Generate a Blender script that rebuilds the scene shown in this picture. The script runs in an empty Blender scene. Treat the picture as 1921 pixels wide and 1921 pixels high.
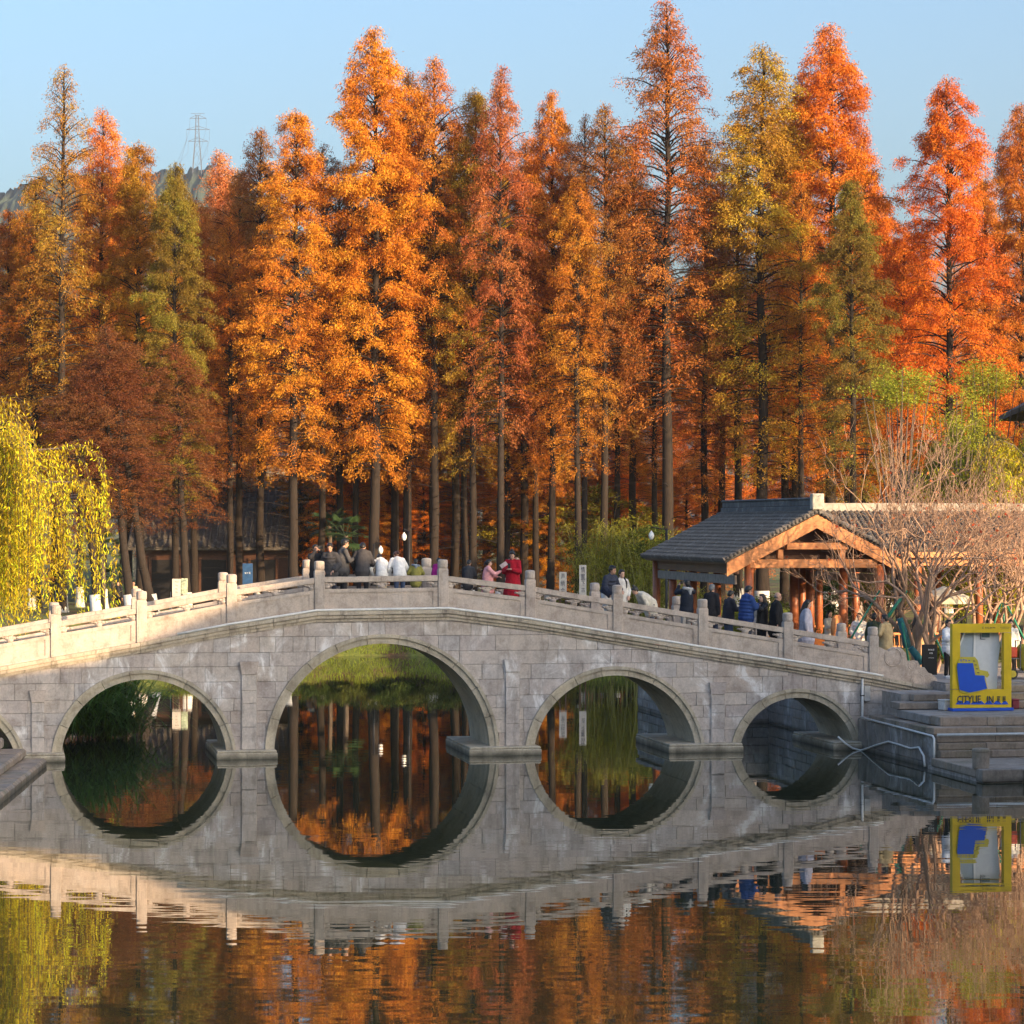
import bpy, bmesh, math, random
import numpy as np
from mathutils import Vector, Matrix, Euler

# ---------------------------------------------------------------- camera, sky, sun, exposure
C = bpy.context.scene.collection
SC = bpy.context.scene
F = 5195.0                 # focal length in photograph pixels (1921 px wide)
HY = 985.0                 # row of the horizon
CH = 6.32                  # camera height above the water
CX = 960.5
cam_d = bpy.data.cameras.new('camera')
cam = bpy.data.objects.new('camera', cam_d); C.objects.link(cam)
cam.location = (0, 0, CH); cam.rotation_euler = (math.pi/2, 0, 0)
cam_d.sensor_width = 36.0; cam_d.lens = F/1921*36.0
cam_d.shift_y = (HY-960.5)/1921
cam_d.clip_start = 0.5; cam_d.clip_end = 20000
SC.camera = cam

SUN_EL = math.radians(12); SUN_AZ = math.radians(46)      # azimuth to the right of straight behind the camera
to_sun = Vector((math.sin(SUN_AZ)*math.cos(SUN_EL), -math.cos(SUN_AZ)*math.cos(SUN_EL), math.sin(SUN_EL)))
world = bpy.data.worlds.new('World'); SC.world = world; world.use_nodes = True
wn = world.node_tree.nodes; wl = world.node_tree.links
sky = wn.new('ShaderNodeTexSky'); sky.sky_type = 'NISHITA'; sky.sun_disc = False
sky.sun_elevation = SUN_EL; sky.sun_rotation = math.pi-SUN_AZ
sky.air_density = 1.0; sky.dust_density = 5.0; sky.ozone_density = 3.1; sky.altitude = 0
wl.new(sky.outputs[0], wn['Background'].inputs[0]); wn['Background'].inputs[1].default_value = 0.15
sun_d = bpy.data.lights.new('sun', 'SUN'); sun_d.energy = 3.6; sun_d.angle = math.radians(0.55)
sun_d.color = (1.0, 0.69, 0.39)
sun = bpy.data.objects.new('sun', sun_d); C.objects.link(sun); sun.location = (60, -60, 60)
sun.rotation_euler = (-to_sun).to_track_quat('-Z', 'Y').to_euler()
SC.view_settings.view_transform = 'Standard'; SC.view_settings.look = 'None'
SC.view_settings.exposure = 1.40; SC.view_settings.gamma = 1.0
SC.view_settings.use_curve_mapping = False
HAZE = 0.0001
SC.cycles.max_bounces = 6; SC.cycles.diffuse_bounces = 2; SC.cycles.glossy_bounces = 3
SC.cycles.transmission_bounces = 3; SC.cycles.volume_bounces = 0; SC.cycles.transparent_max_bounces = 4
SC.cycles.caustics_reflective = False; SC.cycles.caustics_refractive = False

# ---------------------------------------------------------------- helpers
R = random.Random(7)
TH = math.atan(0.1825); CT, ST = math.cos(TH), math.sin(TH)
P0 = Vector((0, 76.4, 0))
def uv2w(u, v, z=0): return Vector((u*CT - v*ST, P0.y + u*ST + v*CT, z))
def w2uv(x, y): return (x*CT + (y-P0.y)*ST, -x*ST + (y-P0.y)*CT)
def pv(px, py, v):                       # pixel on a plane parallel to the bridge -> (u, z)
    k = (px-CX)/F; t = (v + P0.y*CT)/(CT - k*ST)
    return (w2uv(k*t, t)[0], CH + (HY-py)/F*t)
def pz(px, py, z):                       # pixel on a level plane -> (u, v)
    t = (CH-z)*F/(py-HY); return w2uv((px-CX)/F*t, t)
def at(px, py, Y): return Vector(((px-CX)/F*Y, Y, CH+(HY-py)/F*Y))

def tag(o, label=None, cat=None, group=None, kind=None):
    if label: o['label'] = label
    if cat: o['category'] = cat
    if group: o['group'] = group
    if kind: o['kind'] = kind
    return o
def empty(name, loc=(0, 0, 0), rz=0, label=None, cat=None, group=None):
    o = bpy.data.objects.new(name, None); C.objects.link(o)
    o.location = loc; o.rotation_euler = (0, 0, rz); o.empty_display_size = 0.3
    return tag(o, label, cat, group)
def link(name, me, parent=None, mat=None, loc=None, smooth=False):
    o = bpy.data.objects.new(name, me); C.objects.link(o)
    if parent: o.parent = parent
    if loc is not None: o.location = loc
    if mat is not None and not me.materials:
        for m in (mat if isinstance(mat, (list, tuple)) else [mat]): me.materials.append(m)
    return o
def copy_tree(o, parent=None):
    c = o.copy(); C.objects.link(c); c.parent = parent
    for ch in o.children: copy_tree(ch, c)
    return c

class MB:
    """collects shapes of ONE part"""
    def __init__(s): s.v = []; s.f = []; s.m = []; s.s = []; s.mi = 0; s.sm = False
    def add(s, vs, fs):
        b = len(s.v); s.v += [tuple(p) for p in vs]
        for f in fs: s.f.append(tuple(i+b for i in f)); s.m.append(s.mi); s.s.append(s.sm)
    def box(s, a, b, M=None, ch=0.0):
        x0, y0, z0 = a; x1, y1, z1 = b
        if ch <= 0:
            vs = [(x0,y0,z0),(x1,y0,z0),(x1,y1,z0),(x0,y1,z0),(x0,y0,z1),(x1,y0,z1),(x1,y1,z1),(x0,y1,z1)]
            fs = [(3,2,1,0),(4,5,6,7),(0,1,5,4),(1,2,6,5),(2,3,7,6),(3,0,4,7)]
        else:
            ch = min(ch, (x1-x0)*.45, (y1-y0)*.45, (z1-z0)*.45); c = ch
            def ring(z, k):
                return [(x0+c-k,y0+(c if k else 0)+ (0 if k else c*0),z)] if 0 else [
                    (x0+(0 if k else c),y0+(c),z) if k else (x0+c,y0+c,z),
                ]
            vs = []
            for z, k in ((z0, 0), (z0+c, 1), (z1-c, 1), (z1, 0)):
                if k: vs += [(x0+c,y0,z),(x1-c,y0,z),(x1,y0+c,z),(x1,y1-c,z),(x1-c,y1,z),(x0+c,y1,z),(x0,y1-c,z),(x0,y0+c,z)]
                else: vs += [(x0+c,y0+c,z),(x1-c,y0+c,z),(x1-c,y0+c,z),(x1-c,y1-c,z),(x1-c,y1-c,z),(x0+c,y1-c,z),(x0+c,y1-c,z),(x0+c,y0+c,z)]
            # merge doubled end-ring corners
            vs2 = []; mp = []
            for p in vs:
                if p in vs2: mp.append(vs2.index(p))
                else: mp.append(len(vs2)); vs2.append(p)
            fs = []
            for l in range(3):
                for i in range(8):
                    j = (i+1) % 8
                    q = [mp[l*8+i], mp[l*8+j], mp[(l+1)*8+j], mp[(l+1)*8+i]]
                    q = [k for n, k in enumerate(q) if k not in q[:n]]
                    if len(q) > 2: fs.append(tuple(q))
            e0 = []; e1 = []
            for i in range(8):
                if mp[i] not in e0: e0.append(mp[i])
                if mp[24+i] not in e1: e1.append(mp[24+i])
            fs += [tuple(reversed(e0)), tuple(e1)]; vs = vs2
        if M is not None: vs = [M @ Vector(p) for p in vs]
        s.add(vs, fs)
    def prism(s, poly, a, b, axis='y', M=None):
        """extrude a 2-D polygon (counter-clockwise in x,z) along y from a to b"""
        n = len(poly)
        if axis == 'y': vs = [(p[0], a, p[1]) for p in poly] + [(p[0], b, p[1]) for p in poly]
        elif axis == 'x': vs = [(a, p[0], p[1]) for p in poly] + [(b, p[0], p[1]) for p in poly]
        else: vs = [(p[0], p[1], a) for p in poly] + [(p[0], p[1], b) for p in poly]
        fs = [tuple(range(n)), tuple(range(2*n-1, n-1, -1))] + [(i+n, (i+1) % n+n, (i+1) % n, i) for i in range(n)]
        if axis != 'y': fs = [tuple(reversed(f)) for f in fs]
        if M is not None: vs = [M @ Vector(p) for p in vs]
        s.add(vs, fs)
    def tube(s, pts, rad, n=6, caps=True):
        pts = [Vector(p) for p in pts]
        if not isinstance(rad, (list, tuple)): rad = [rad]*len(pts)
        vs = []; fs = []; up = None
        for i, p in enumerate(pts):
            d = (pts[min(i+1, len(pts)-1)] - pts[max(i-1, 0)])
            if d.length < 1e-9: d = Vector((0, 0, 1))
            d.normalize()
            if up is None: up = d.orthogonal().normalized()
            else:
                up = up - d*up.dot(d)
                up = up.normalized() if up.length > 1e-6 else d.orthogonal().normalized()
            w = d.cross(up)
            for k in range(n):
                a = 2*math.pi*k/n; vs.append(p + (up*math.cos(a) + w*math.sin(a))*rad[i])
        for i in range(len(pts)-1):
            for k in range(n):
                k2 = (k+1) % n; fs.append((i*n+k, i*n+k2, (i+1)*n+k2, (i+1)*n+k))
        if caps: fs += [tuple(range(n-1, -1, -1)), tuple(range((len(pts)-1)*n, len(pts)*n))]
        s.add(vs, fs)
    def lathe(s, prof, n=16, M=None):
        vs = []; fs = []
        for r, z in prof:
            for k in range(n):
                a = 2*math.pi*k/n; vs.append((r*math.cos(a), r*math.sin(a), z))
        for i in range(len(prof)-1):
            for k in range(n):
                k2 = (k+1) % n; fs.append((i*n+k, i*n+k2, (i+1)*n+k2, (i+1)*n+k))
        fs += [tuple(range(n-1, -1, -1)), tuple(range((len(prof)-1)*n, len(prof)*n))]
        if M is not None: vs = [M @ Vector(p) for p in vs]
        s.add(vs, fs)
    def ball(s, c, r, n=8, m=6, M=None):
        if not isinstance(r, (list, tuple)): r = (r, r, r)
        vs = [(c[0], c[1], c[2]-r[2])]; fs = []
        for i in range(1, m):
            t = -math.pi/2 + math.pi*i/m
            for k in range(n):
                a = 2*math.pi*k/n
                vs.append((c[0]+r[0]*math.cos(t)*math.cos(a), c[1]+r[1]*math.cos(t)*math.sin(a), c[2]+r[2]*math.sin(t)))
        vs.append((c[0], c[1], c[2]+r[2])); L = len(vs)-1
        for k in range(n):
            k2 = (k+1) % n; fs.append((0, 1+k2, 1+k)); fs.append((L, L-n+k, L-n+k2))
            for i in range(m-2):
                a = 1+i*n; fs.append((a+k, a+k2, a+n+k2, a+n+k))
        if M is not None: vs = [M @ Vector(p) for p in vs]
        s.add(vs, fs)
    def mesh(s, name):
        me = bpy.data.meshes.new(name); me.from_pydata(s.v, [], s.f)
        me.polygons.foreach_set('material_index', s.m); me.polygons.foreach_set('use_smooth', s.s)
        me.update(); return me
    def build(s, name, mat, parent=None, loc=None):
        return link(name, s.mesh(name), parent, mat, loc)

def arr_mesh(name, V, Q, attrs=None, smooth=False, mats=None):
    """fast mesh from numpy arrays: V (n,3), Q (m,k)"""
    me = bpy.data.meshes.new(name); V = np.asarray(V, np.float32); Q = np.asarray(Q, np.int32)
    k = Q.shape[1]; me.vertices.add(len(V)); me.vertices.foreach_set('co', V.ravel())
    me.loops.add(Q.size); me.loops.foreach_set('vertex_index', Q.ravel())
    me.polygons.add(len(Q)); me.polygons.foreach_set('loop_start', np.arange(0, Q.size, k, dtype=np.int32))
    if smooth: me.polygons.foreach_set('use_smooth', np.ones(len(Q), bool))
    me.update(calc_edges=True)
    for an, av in (attrs or {}).items():
        a = me.attributes.new(an, 'FLOAT', 'FACE'); a.data.foreach_set('value', np.asarray(av, np.float32))
    return me

# ---------------------------------------------------------------- materials
class NT:
    def __init__(s, name):
        s.m = bpy.data.materials.new(name); s.m.use_nodes = True; s.t = s.m.node_tree
        s.b = s.t.nodes['Principled BSDF']; s.o = s.t.nodes['Material Output']
    def n(s, typ, **kw):
        nd = s.t.nodes.new(typ)
        for k, v in kw.items():
            if k.startswith('i_'):
                key = k[2:]; key = int(key) if key.isdigit() else key.replace('_', ' ')
                nd.inputs[key].default_value = v
            else: setattr(nd, k, v)
        return nd
    def l(s, a, b): s.t.links.new(a, b)
    def mix(s, fac, a, b, blend='MIX'):
        nd = s.t.nodes.new('ShaderNodeMix'); nd.data_type = 'RGBA'; nd.blend_type = blend
        for sock, val in ((nd.inputs[0], fac), (nd.inputs[6], a), (nd.inputs[7], b)):
            if isinstance(val, bpy.types.NodeSocket): s.l(val, sock)
            elif isinstance(val, (int, float)): sock.default_value = val
            else: sock.default_value = (*val[:3], 1)
        return nd.outputs[2]
    def math(s, op, a, b=0.0, clamp=False):
        nd = s.t.nodes.new('ShaderNodeMath'); nd.operation = op; nd.use_clamp = clamp
        for sock, val in ((nd.inputs[0], a), (nd.inputs[1], b)):
            if isinstance(val, bpy.types.NodeSocket): s.l(val, sock)
            else: sock.default_value = val
        return nd.outputs[0]
    def ramp(s, fac, stops):
        nd = s.t.nodes.new('ShaderNodeValToRGB'); e = nd.color_ramp.elements
        while len(e) < len(stops): e.new(0.5)
        for el, (p, c) in zip(e, stops): el.position = p; el.color = (*c[:3], 1) if not isinstance(c, (int, float)) else (c, c, c, 1)
        s.l(fac, nd.inputs[0]); return nd.outputs[0]
    def noise(s, vec, scale, detail=4, rough=0.55, dist=0.0):
        nd = s.n('ShaderNodeTexNoise'); nd.inputs['Scale'].default_value = scale; nd.inputs['Detail'].default_value = detail
        nd.inputs['Roughness'].default_value = rough; nd.inputs['Distortion'].default_value = dist
        if vec is not None: s.l(vec, nd.inputs['Vector'])
        return nd.outputs[0]
    def world(s): return s.n('ShaderNodeNewGeometry').outputs['Position']
    def obj(s): return s.n('ShaderNodeTexCoord').outputs['Object']
    def scaled(s, vec, sc):
        nd = s.n('ShaderNodeMapping'); nd.inputs['Scale'].default_value = sc; s.l(vec, nd.inputs['Vector']); return nd.outputs[0]
    def rnd(s): return s.n('ShaderNodeObjectInfo').outputs['Random']
    def bump(s, h, strength=0.3, dist=0.02):
        nd = s.n('ShaderNodeBump'); nd.inputs['Strength'].default_value = strength; nd.inputs['Distance'].default_value = dist
        s.l(h, nd.inputs['Height']); s.l(nd.outputs[0], s.b.inputs['Normal'])
    def col(s, c):
        if isinstance(c, bpy.types.NodeSocket): s.l(c, s.b.inputs['Base Color'])
        else: s.b.inputs['Base Color'].default_value = (*c[:3], 1)
    def rough(s, r): s.b.inputs['Roughness'].default_value = r; return s

def plain(name, col, rough=0.7, var=0.25, scale=6.0, metal=0.0, bump=0.0):
    """a surface of one colour with slight mottling and grime"""
    t = NT(name); w = t.world(); n = t.noise(w, scale, 5)
    dk = tuple(c*(1-var) for c in col); lt = tuple(min(1, c*(1+var)) for c in col)
    t.col(t.ramp(n, [(0.3, dk), (0.7, lt)])); t.rough(rough); t.b.inputs['Metallic'].default_value = metal
    if bump: t.bump(t.noise(w, scale*5, 4), bump, 0.01)
    return t.m

def stone_mat(name, tones, white=0.35, dark=0.5, moss=0.0, scale=1.0, lowdark=False):
    """old ashlar: per-piece tone, mottling, efflorescence, dark drip stains, fine relief"""
    t = NT(name); w = t.world(); r = t.rnd()
    base = t.ramp(r, [(i/max(1, len(tones)-1), c) for i, c in enumerate(tones)])
    n1 = t.noise(w, 2.2*scale, 6, 0.65)
    base = t.mix(0.75, base, t.ramp(n1, [(0.28, (0.55, 0.50, 0.47)), (0.5, (1, 1, 1)), (0.74, (1.32, 1.27, 1.22))]), 'MULTIPLY')
    n2 = t.noise(w, 17*scale, 5, 0.7)
    base = t.mix(0.55, base, t.ramp(n2, [(0.3, (0.66, 0.64, 0.62)), (0.62, (1.12, 1.12, 1.12))]), 'MULTIPLY')
    if white:
        wn1 = t.noise(t.scaled(w, (1.0, 1.0, 0.55)), 1.3*scale, 8, 0.72, 0.6)
        m = t.ramp(wn1, [(0.50, 0.0), (0.56, 0.25), (0.63, 1.0)])
        base = t.mix(t.math('MULTIPLY', m, white), base, (0.80, 0.77, 0.75))
    if dark:
        dn = t.noise(t.scaled(w, (2.4, 2.4, 0.45)), 1.7*scale, 7, 0.7)
        m = t.ramp(dn, [(0.52, 0.0), (0.70, 1.0)])
        base = t.mix(t.math('MULTIPLY', m, dark), base, (0.06, 0.052, 0.045))
    if moss:
        mn = t.noise(w, 0.9*scale, 7, 0.7)
        m = t.ramp(mn, [(0.50, 0.0), (0.68, 1.0)])
        base = t.mix(t.math('MULTIPLY', m, moss), base, (0.085, 0.095, 0.03))
    if lowdark:                                   # algae on what the lake wets: stain with a tide line
        z = t.n('ShaderNodeSeparateXYZ'); t.l(w, z.inputs[0])
        zz = t.math('ADD', z.outputs[2], t.math('MULTIPLY', t.noise(w, 3.0, 5), 0.18))
        m = t.ramp(zz, [(0.10, 0.85), (0.26, 0.0)])
        base = t.mix(m, base, (0.045, 0.042, 0.03))
    t.col(base); t.rough(0.88)
    hb = t.math('ADD', t.math('MULTIPLY', n2, 0.6), n1)
    t.bump(hb, 0.45, 0.02)
    return t.m

def leaf_mat(name, rough=0.6, trans=0.35, hue=True):
    """leaves: object colour, tint per leaf and clump, some light passing through"""
    t = NT(name); oi = t.n('ShaderNodeObjectInfo')
    a = t.n('ShaderNodeAttribute', attribute_name='tint').outputs['Fac']
    b = t.n('ShaderNodeAttribute', attribute_name='clump').outputs['Fac']
    c = t.mix(1.0, oi.outputs['Color'], t.ramp(a, [(0.0, (0.42, 0.37, 0.33)), (0.55, (1, 1, 1)), (1.0, (1.25, 1.35, 1.3))]), 'MULTIPLY')
    if hue:
        c = t.mix(1.0, c, t.ramp(b, [(0.0, (0.50, 0.40, 0.42)), (0.38, (0.95, 0.80, 0.78)), (0.7, (1.05, 1.15, 1.0)), (1.0, (0.95, 1.45, 1.1))]), 'MULTIPLY')
    t.col(c); t.rough(rough); t.b.inputs['Specular IOR Level'].default_value = 0.25
    tr = t.n('ShaderNodeBsdfTranslucent'); t.l(c, tr.inputs[0])
    mx = t.n('ShaderNodeMixShader'); mx.inputs[0].default_value = trans
    t.l(t.b.outputs[0], mx.inputs[1]); t.l(tr.outputs[0], mx.inputs[2]); t.l(mx.outputs[0], t.o.inputs[0])
    return t.m

def bark_mat(name, a, b, scale=4.0):
    t = NT(name); w = t.obj(); n = t.noise(t.scaled(w, (4, 4, 0.6)), scale, 6, 0.7)
    t.col(t.mix(t.ramp(n, [(0.3, 0.0), (0.7, 1.0)]), a, b)); t.rough(0.9); t.bump(n, 0.6, 0.03); return t.m

M = {}
M['ashlar'] = stone_mat('ashlar', [(0.42,0.365,0.335),(0.52,0.455,0.405),(0.46,0.40,0.375),(0.55,0.485,0.43),(0.47,0.395,0.345),(0.45,0.415,0.40),(0.53,0.465,0.42),(0.43,0.37,0.345)], 0.9, 0.45, lowdark=True)
M['mortar'] = plain('mortar', (0.34,0.30,0.27), 0.95, 0.35)
M['rail_stone'] = stone_mat('rail_stone', [(0.46,0.385,0.33),(0.51,0.43,0.365),(0.485,0.405,0.35),(0.44,0.375,0.325)], 0.15, 0.28, scale=1.3)
M['cornice'] = stone_mat('cornice', [(0.42,0.36,0.28),(0.50,0.43,0.34),(0.46,0.40,0.31)], 0.12, 0.75, scale=1.2)
M['arch_stone'] = stone_mat('arch_stone', [(0.46,0.40,0.30),(0.52,0.45,0.34),(0.41,0.36,0.275),(0.49,0.43,0.33)], 0.12, 0.45, lowdark=True)
M['vault'] = stone_mat('vault', [(0.46,0.41,0.32),(0.54,0.48,0.38)], 0.1, 0.2, lowdark=True)
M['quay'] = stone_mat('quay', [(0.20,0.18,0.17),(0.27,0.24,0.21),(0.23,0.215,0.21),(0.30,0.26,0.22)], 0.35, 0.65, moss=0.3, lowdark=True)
M['step'] = stone_mat('step', [(0.25,0.20,0.155),(0.33,0.26,0.20),(0.29,0.24,0.20),(0.37,0.28,0.21)], 0.12, 0.45, moss=0.45, lowdark=True)
M['paving'] = stone_mat('paving', [(0.26,0.24,0.22),(0.31,0.285,0.26),(0.28,0.26,0.245)], 0.05, 0.25)
# ---------------------------------------------------------------- water, ground, sky-line hills
def water_mat():
    t = NT('lake_water'); w = t.world()
    t.col((0.020, 0.028, 0.014)); t.b.inputs['Roughness'].default_value = 0.015
    t.b.inputs['IOR'].default_value = 1.5; t.b.inputs['Specular IOR Level'].default_value = 1.0
    n1 = t.noise(t.scaled(w, (0.30, 1.0, 1.0)), 2.0, 1, 0.4)
    n2 = t.noise(t.scaled(w, (0.45, 1.0, 1.0)), 0.6, 1, 0.4)
    n3 = t.noise(t.scaled(w, (0.4, 1.0, 1.0)), 6.0, 1, 0.5)
    patch = t.ramp(t.noise(w, 0.09, 2), [(0.35, 0.35), (0.65, 1.0)])
    h = t.math('ADD', t.math('MULTIPLY', n1, 0.0026), t.math('MULTIPLY', n2, 0.0016))
    sep = t.n('ShaderNodeSeparateXYZ'); t.l(w, sep.inputs[0])
    lee = t.ramp(t.math('DIVIDE', sep.outputs[1], 100.0), [(0.36, 1.0), (0.56, 0.65), (0.70, 0.22), (1.0, 0.3)])   # calmer in the lee of the bridge
    h = t.math('MULTIPLY', h, t.math('ADD', t.math('MULTIPLY', lee, 0.8), 0.35))
    h = t.math('ADD', h, t.math('MULTIPLY', n3, t.math('MULTIPLY', lee, 0.00016)))
    h = t.math('MULTIPLY', h, patch)
    t.bump(h, 1.0, 1.0)
    return t.m
w = MB(); w.add([(-400, -120, 0), (400, -120, 0), (400, 210, 0), (-400, 210, 0)], [(0, 1, 2, 3)])
tag(w.build('lake_water', water_mat()), kind='structure')

LAKE = [uv2w(17.6, -200), uv2w(17.6, -1.6), uv2w(10.9, -1.6), uv2w(10.9, 10.9), uv2w(8.3, 10.9), uv2w(8.3, 18.0), Vector((11.0, 104, 0)), Vector((16, 124, 0)), Vector((14, 133.6, 0)),
        Vector((6, 134.2, 0)), Vector((-3, 133.5, 0)), Vector((-9, 133.8, 0)), Vector((-16, 131.5, 0)), Vector((-19.5, 122, 0)), Vector((-17.2, 104, 0)),
        Vector((-14.6, 90, 0)), Vector((-13.2, 82.5, 0)), uv2w(-14.4, 3.6), uv2w(-15.0, -1.0), uv2w(-14.6, -12), Vector((-24, 40, 0)), Vector((-60, 10, 0)), Vector((-60, -100, 0))]
def lake_dist(X, Y):
    """signed distance to the shore, positive on land"""
    P = np.array([(p.x, p.y) for p in LAKE]); Q = np.roll(P, -1, 0)
    d = np.full(X.shape, 1e9); ins = np.zeros(X.shape, bool)
    for (ax, ay), (bx, by) in zip(P, Q):
        ex, ey = bx-ax, by-ay; L = ex*ex+ey*ey
        t = np.clip(((X-ax)*ex+(Y-ay)*ey)/L, 0, 1)
        d = np.minimum(d, np.hypot(X-ax-t*ex, Y-ay-t*ey))
        c = ((ay > Y) != (by > Y)) & (X < ex*(Y-ay)/(ey if ey else 1e-9)+ax); ins ^= c
    return np.where(ins, -d, d)
def ground_h(X, Y):
    d = lake_dist(X, Y)
    rs = np.random.RandomState(3)
    bump = 0.06*np.sin(X*1.7+1.3*np.sin(Y*.9))+0.05*np.sin(Y*1.3+X*.6)
    h = np.where(d < 0, np.maximum(-1.6, d*0.8), np.minimum(1.85, 0.10+d*0.55)) + np.where((d > 0.2) & (d < 3.5), bump*1.2, 0)
    return h + np.clip((Y-170)*0.012, 0, 1.0)
xs = np.concatenate([[-3000, -1200, -500, -250, -140, -90], np.arange(-60, 50.1, 0.8), [80, 130, 250, 500, 1200, 3000]])
ys = np.concatenate([[-1500, -500, -200, -100, -50, 0, 25], np.arange(40, 160.1, 0.8), [175, 200, 240, 320, 500, 900, 1600, 4000]])
GX, GY = np.meshgrid(xs, ys); GZ = ground_h(GX, GY)
nx, ny = len(xs), len(ys); ii = np.arange(nx*ny).reshape(ny, nx)
gq = np.stack([ii[:-1, :-1], ii[:-1, 1:], ii[1:, 1:], ii[1:, :-1]], -1).reshape(-1, 4)
gme = arr_mesh('ground', np.stack([GX, GY, GZ], -1).reshape(-1, 3), gq, smooth=True)
def ground_mat():
    t = NT('ground'); w = t.world()
    n = t.noise(w, 0.6, 6, 0.65); n2 = t.noise(w, 7, 5, 0.7)
    grass = t.mix(t.ramp(n2, [(0.3, 0), (0.7, 1)]), (0.07, 0.11, 0.018), (0.20, 0.22, 0.04))
    soil = t.mix(t.ramp(n2, [(0.3, 0), (0.7, 1)]), (0.05, 0.036, 0.022), (0.17, 0.095, 0.04))
    t.col(t.mix(t.ramp(n, [(0.44, 0), (0.58, 1)]), grass, soil)); t.rough(0.95); t.bump(n2, 0.6, 0.06); return t.m
gob = link('ground', gme, None, ground_mat()); tag(gob, kind='structure')
def gz(x, y): return float(ground_h(np.array([float(x)]), np.array([float(y)]))[0])

# distant wooded ridge
def ridge(name, Y, pts, depth, seed, col):
    rs = np.random.RandomState(seed); n = 900
    px = np.linspace(pts[0][0], pts[-1][0], n); py = np.interp(px, [p[0] for p in pts], [p[1] for p in pts])
    X = (px-CX)/F*Y; Zt = CH+(HY-py)/F*Y
    for k, a in ((0.9, 2.2), (2.7, 1.6), (7.3, 1.1)): Zt = Zt + a*np.sin(np.arange(n)*k*0.10+rs.rand()*6)
    Zt = Zt + rs.rand(n)*4.0 + 2.5*np.repeat(rs.rand(n//3), 3)
    rows = 26; V = []
    for j in range(rows):
        f = j/(rows-1); z = Zt*(1-f)**1.15 + (0 if j == 0 else 1)*((rs.rand(n)-.5)*5*(1-f)+9*np.interp(np.arange(n), np.arange(0, n+30, 30), rs.rand(len(np.arange(0, n+30, 30)))-.5)*(1-f))
        V.append(np.stack([X+ (rs.rand(n)-.5)*3, np.full(n, Y-depth*f)+(rs.rand(n)-.5)*8, z], -1))
    V.append(np.stack([X, np.full(n, Y+60), np.full(n, -2.0)], -1))
    V = np.array([V[-1]]+V[:-1]); rows += 1
    jj = np.arange(rows*n).reshape(rows, n)
    q = np.stack([jj[:-1, :-1], jj[1:, :-1], jj[1:, 1:], jj[:-1, 1:]], -1).reshape(-1, 4)
    me = arr_mesh(name, V.reshape(-1, 3), q)
    t = NT(name); w_ = t.world(); nz = t.noise(w_, 0.05, 6, 0.7)
    t.col(t.ramp(nz, [(0.3, tuple(c*.45 for c in col)), (0.7, tuple(c*1.5 for c in col))])); t.rough(0.95)
    return tag(link(name, me, None, t.m), kind='structure')
ridge('hill', 2000, [(-500, 470), (-150, 420), (0, 378), (40, 352), (80, 336), (150, 336), (240, 338), (330, 320), (352, 322), (400, 330), (470, 372), (560, 440), (700, 480), (900, 470), (1100, 520), (1300, 560), (1500, 530), (1700, 560), (2000, 620), (2500, 700)], 700, 5, (0.05, 0.07, 0.045))
# ---------------------------------------------------------------- the stone bridge
BW = 3.3                                   # width over the faces
bridge = empty('stone_bridge', P0, TH, 'old grey ashlar footbridge with round arches and carved stone railings over the lake', 'bridge')
prof_px = [(0,1251),(97,1233),(263,1205),(430,1173),(594,1147),(841,1143),(990,1162),(1153,1189),(1313,1215),(1473,1240),(1634,1266),(1782,1295)]
PROF = [pv(a, b, 0) for a, b in prof_px]
PROF = [(PROF[0][0]-6.0, PROF[0][1]-1.05)] + PROF + [(PROF[-1][0]+0.8, PROF[-1][1]-0.10)]
PU = [p[0] for p in PROF]; PZ = [p[1] for p in PROF]
def top(u): return float(np.interp(u, PU, PZ))
# arches: left and right springing of the extrados, crown of the extrados (photograph pixels)
RT = 0.25                                  # ring thickness
ARCH = []
for l, r, crown in ((497, 935, 1190), (97, 442, 1257), (985, 1320, 1250), (1372, 1616, 1292)):
    ul, ur = pv(l, 1402, 0)[0], pv(r, 1402, 0)[0]; zc = pv((l+r)/2, crown, 0)[1]; z0 = 0.20
    a = (ur-ul)/2; h = zc-z0; ARCH.append(((ul+ur)/2, z0, a, h))
c0 = ARCH[0][0]; a3 = ARCH[3]; ARCH.append((pv(46, 1410, 0)[0]-a3[2], a3[1], a3[2], a3[3]))
def circ(A): 
    uc, z0, a, h = A; Rr = (a*a+h*h)/(2*h); return uc, z0+h-Rr, Rr
def arch_z(u, off=0.0):
    """height of the extrados (+off) at u, or None outside"""
    for A in ARCH:
        uc, zc, Rr = circ(A); Rr += off; d = abs(u-uc)
        if d < Rr:
            z = zc+math.sqrt(Rr*Rr-d*d)
            if d < A[2]+off+0.001 and z > A[1]-0.3: return z
    return None
CUT = -0.03
def lo(u, z0):
    a = arch_z(u, CUT); return z0 if a is None else max(z0, a)
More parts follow.
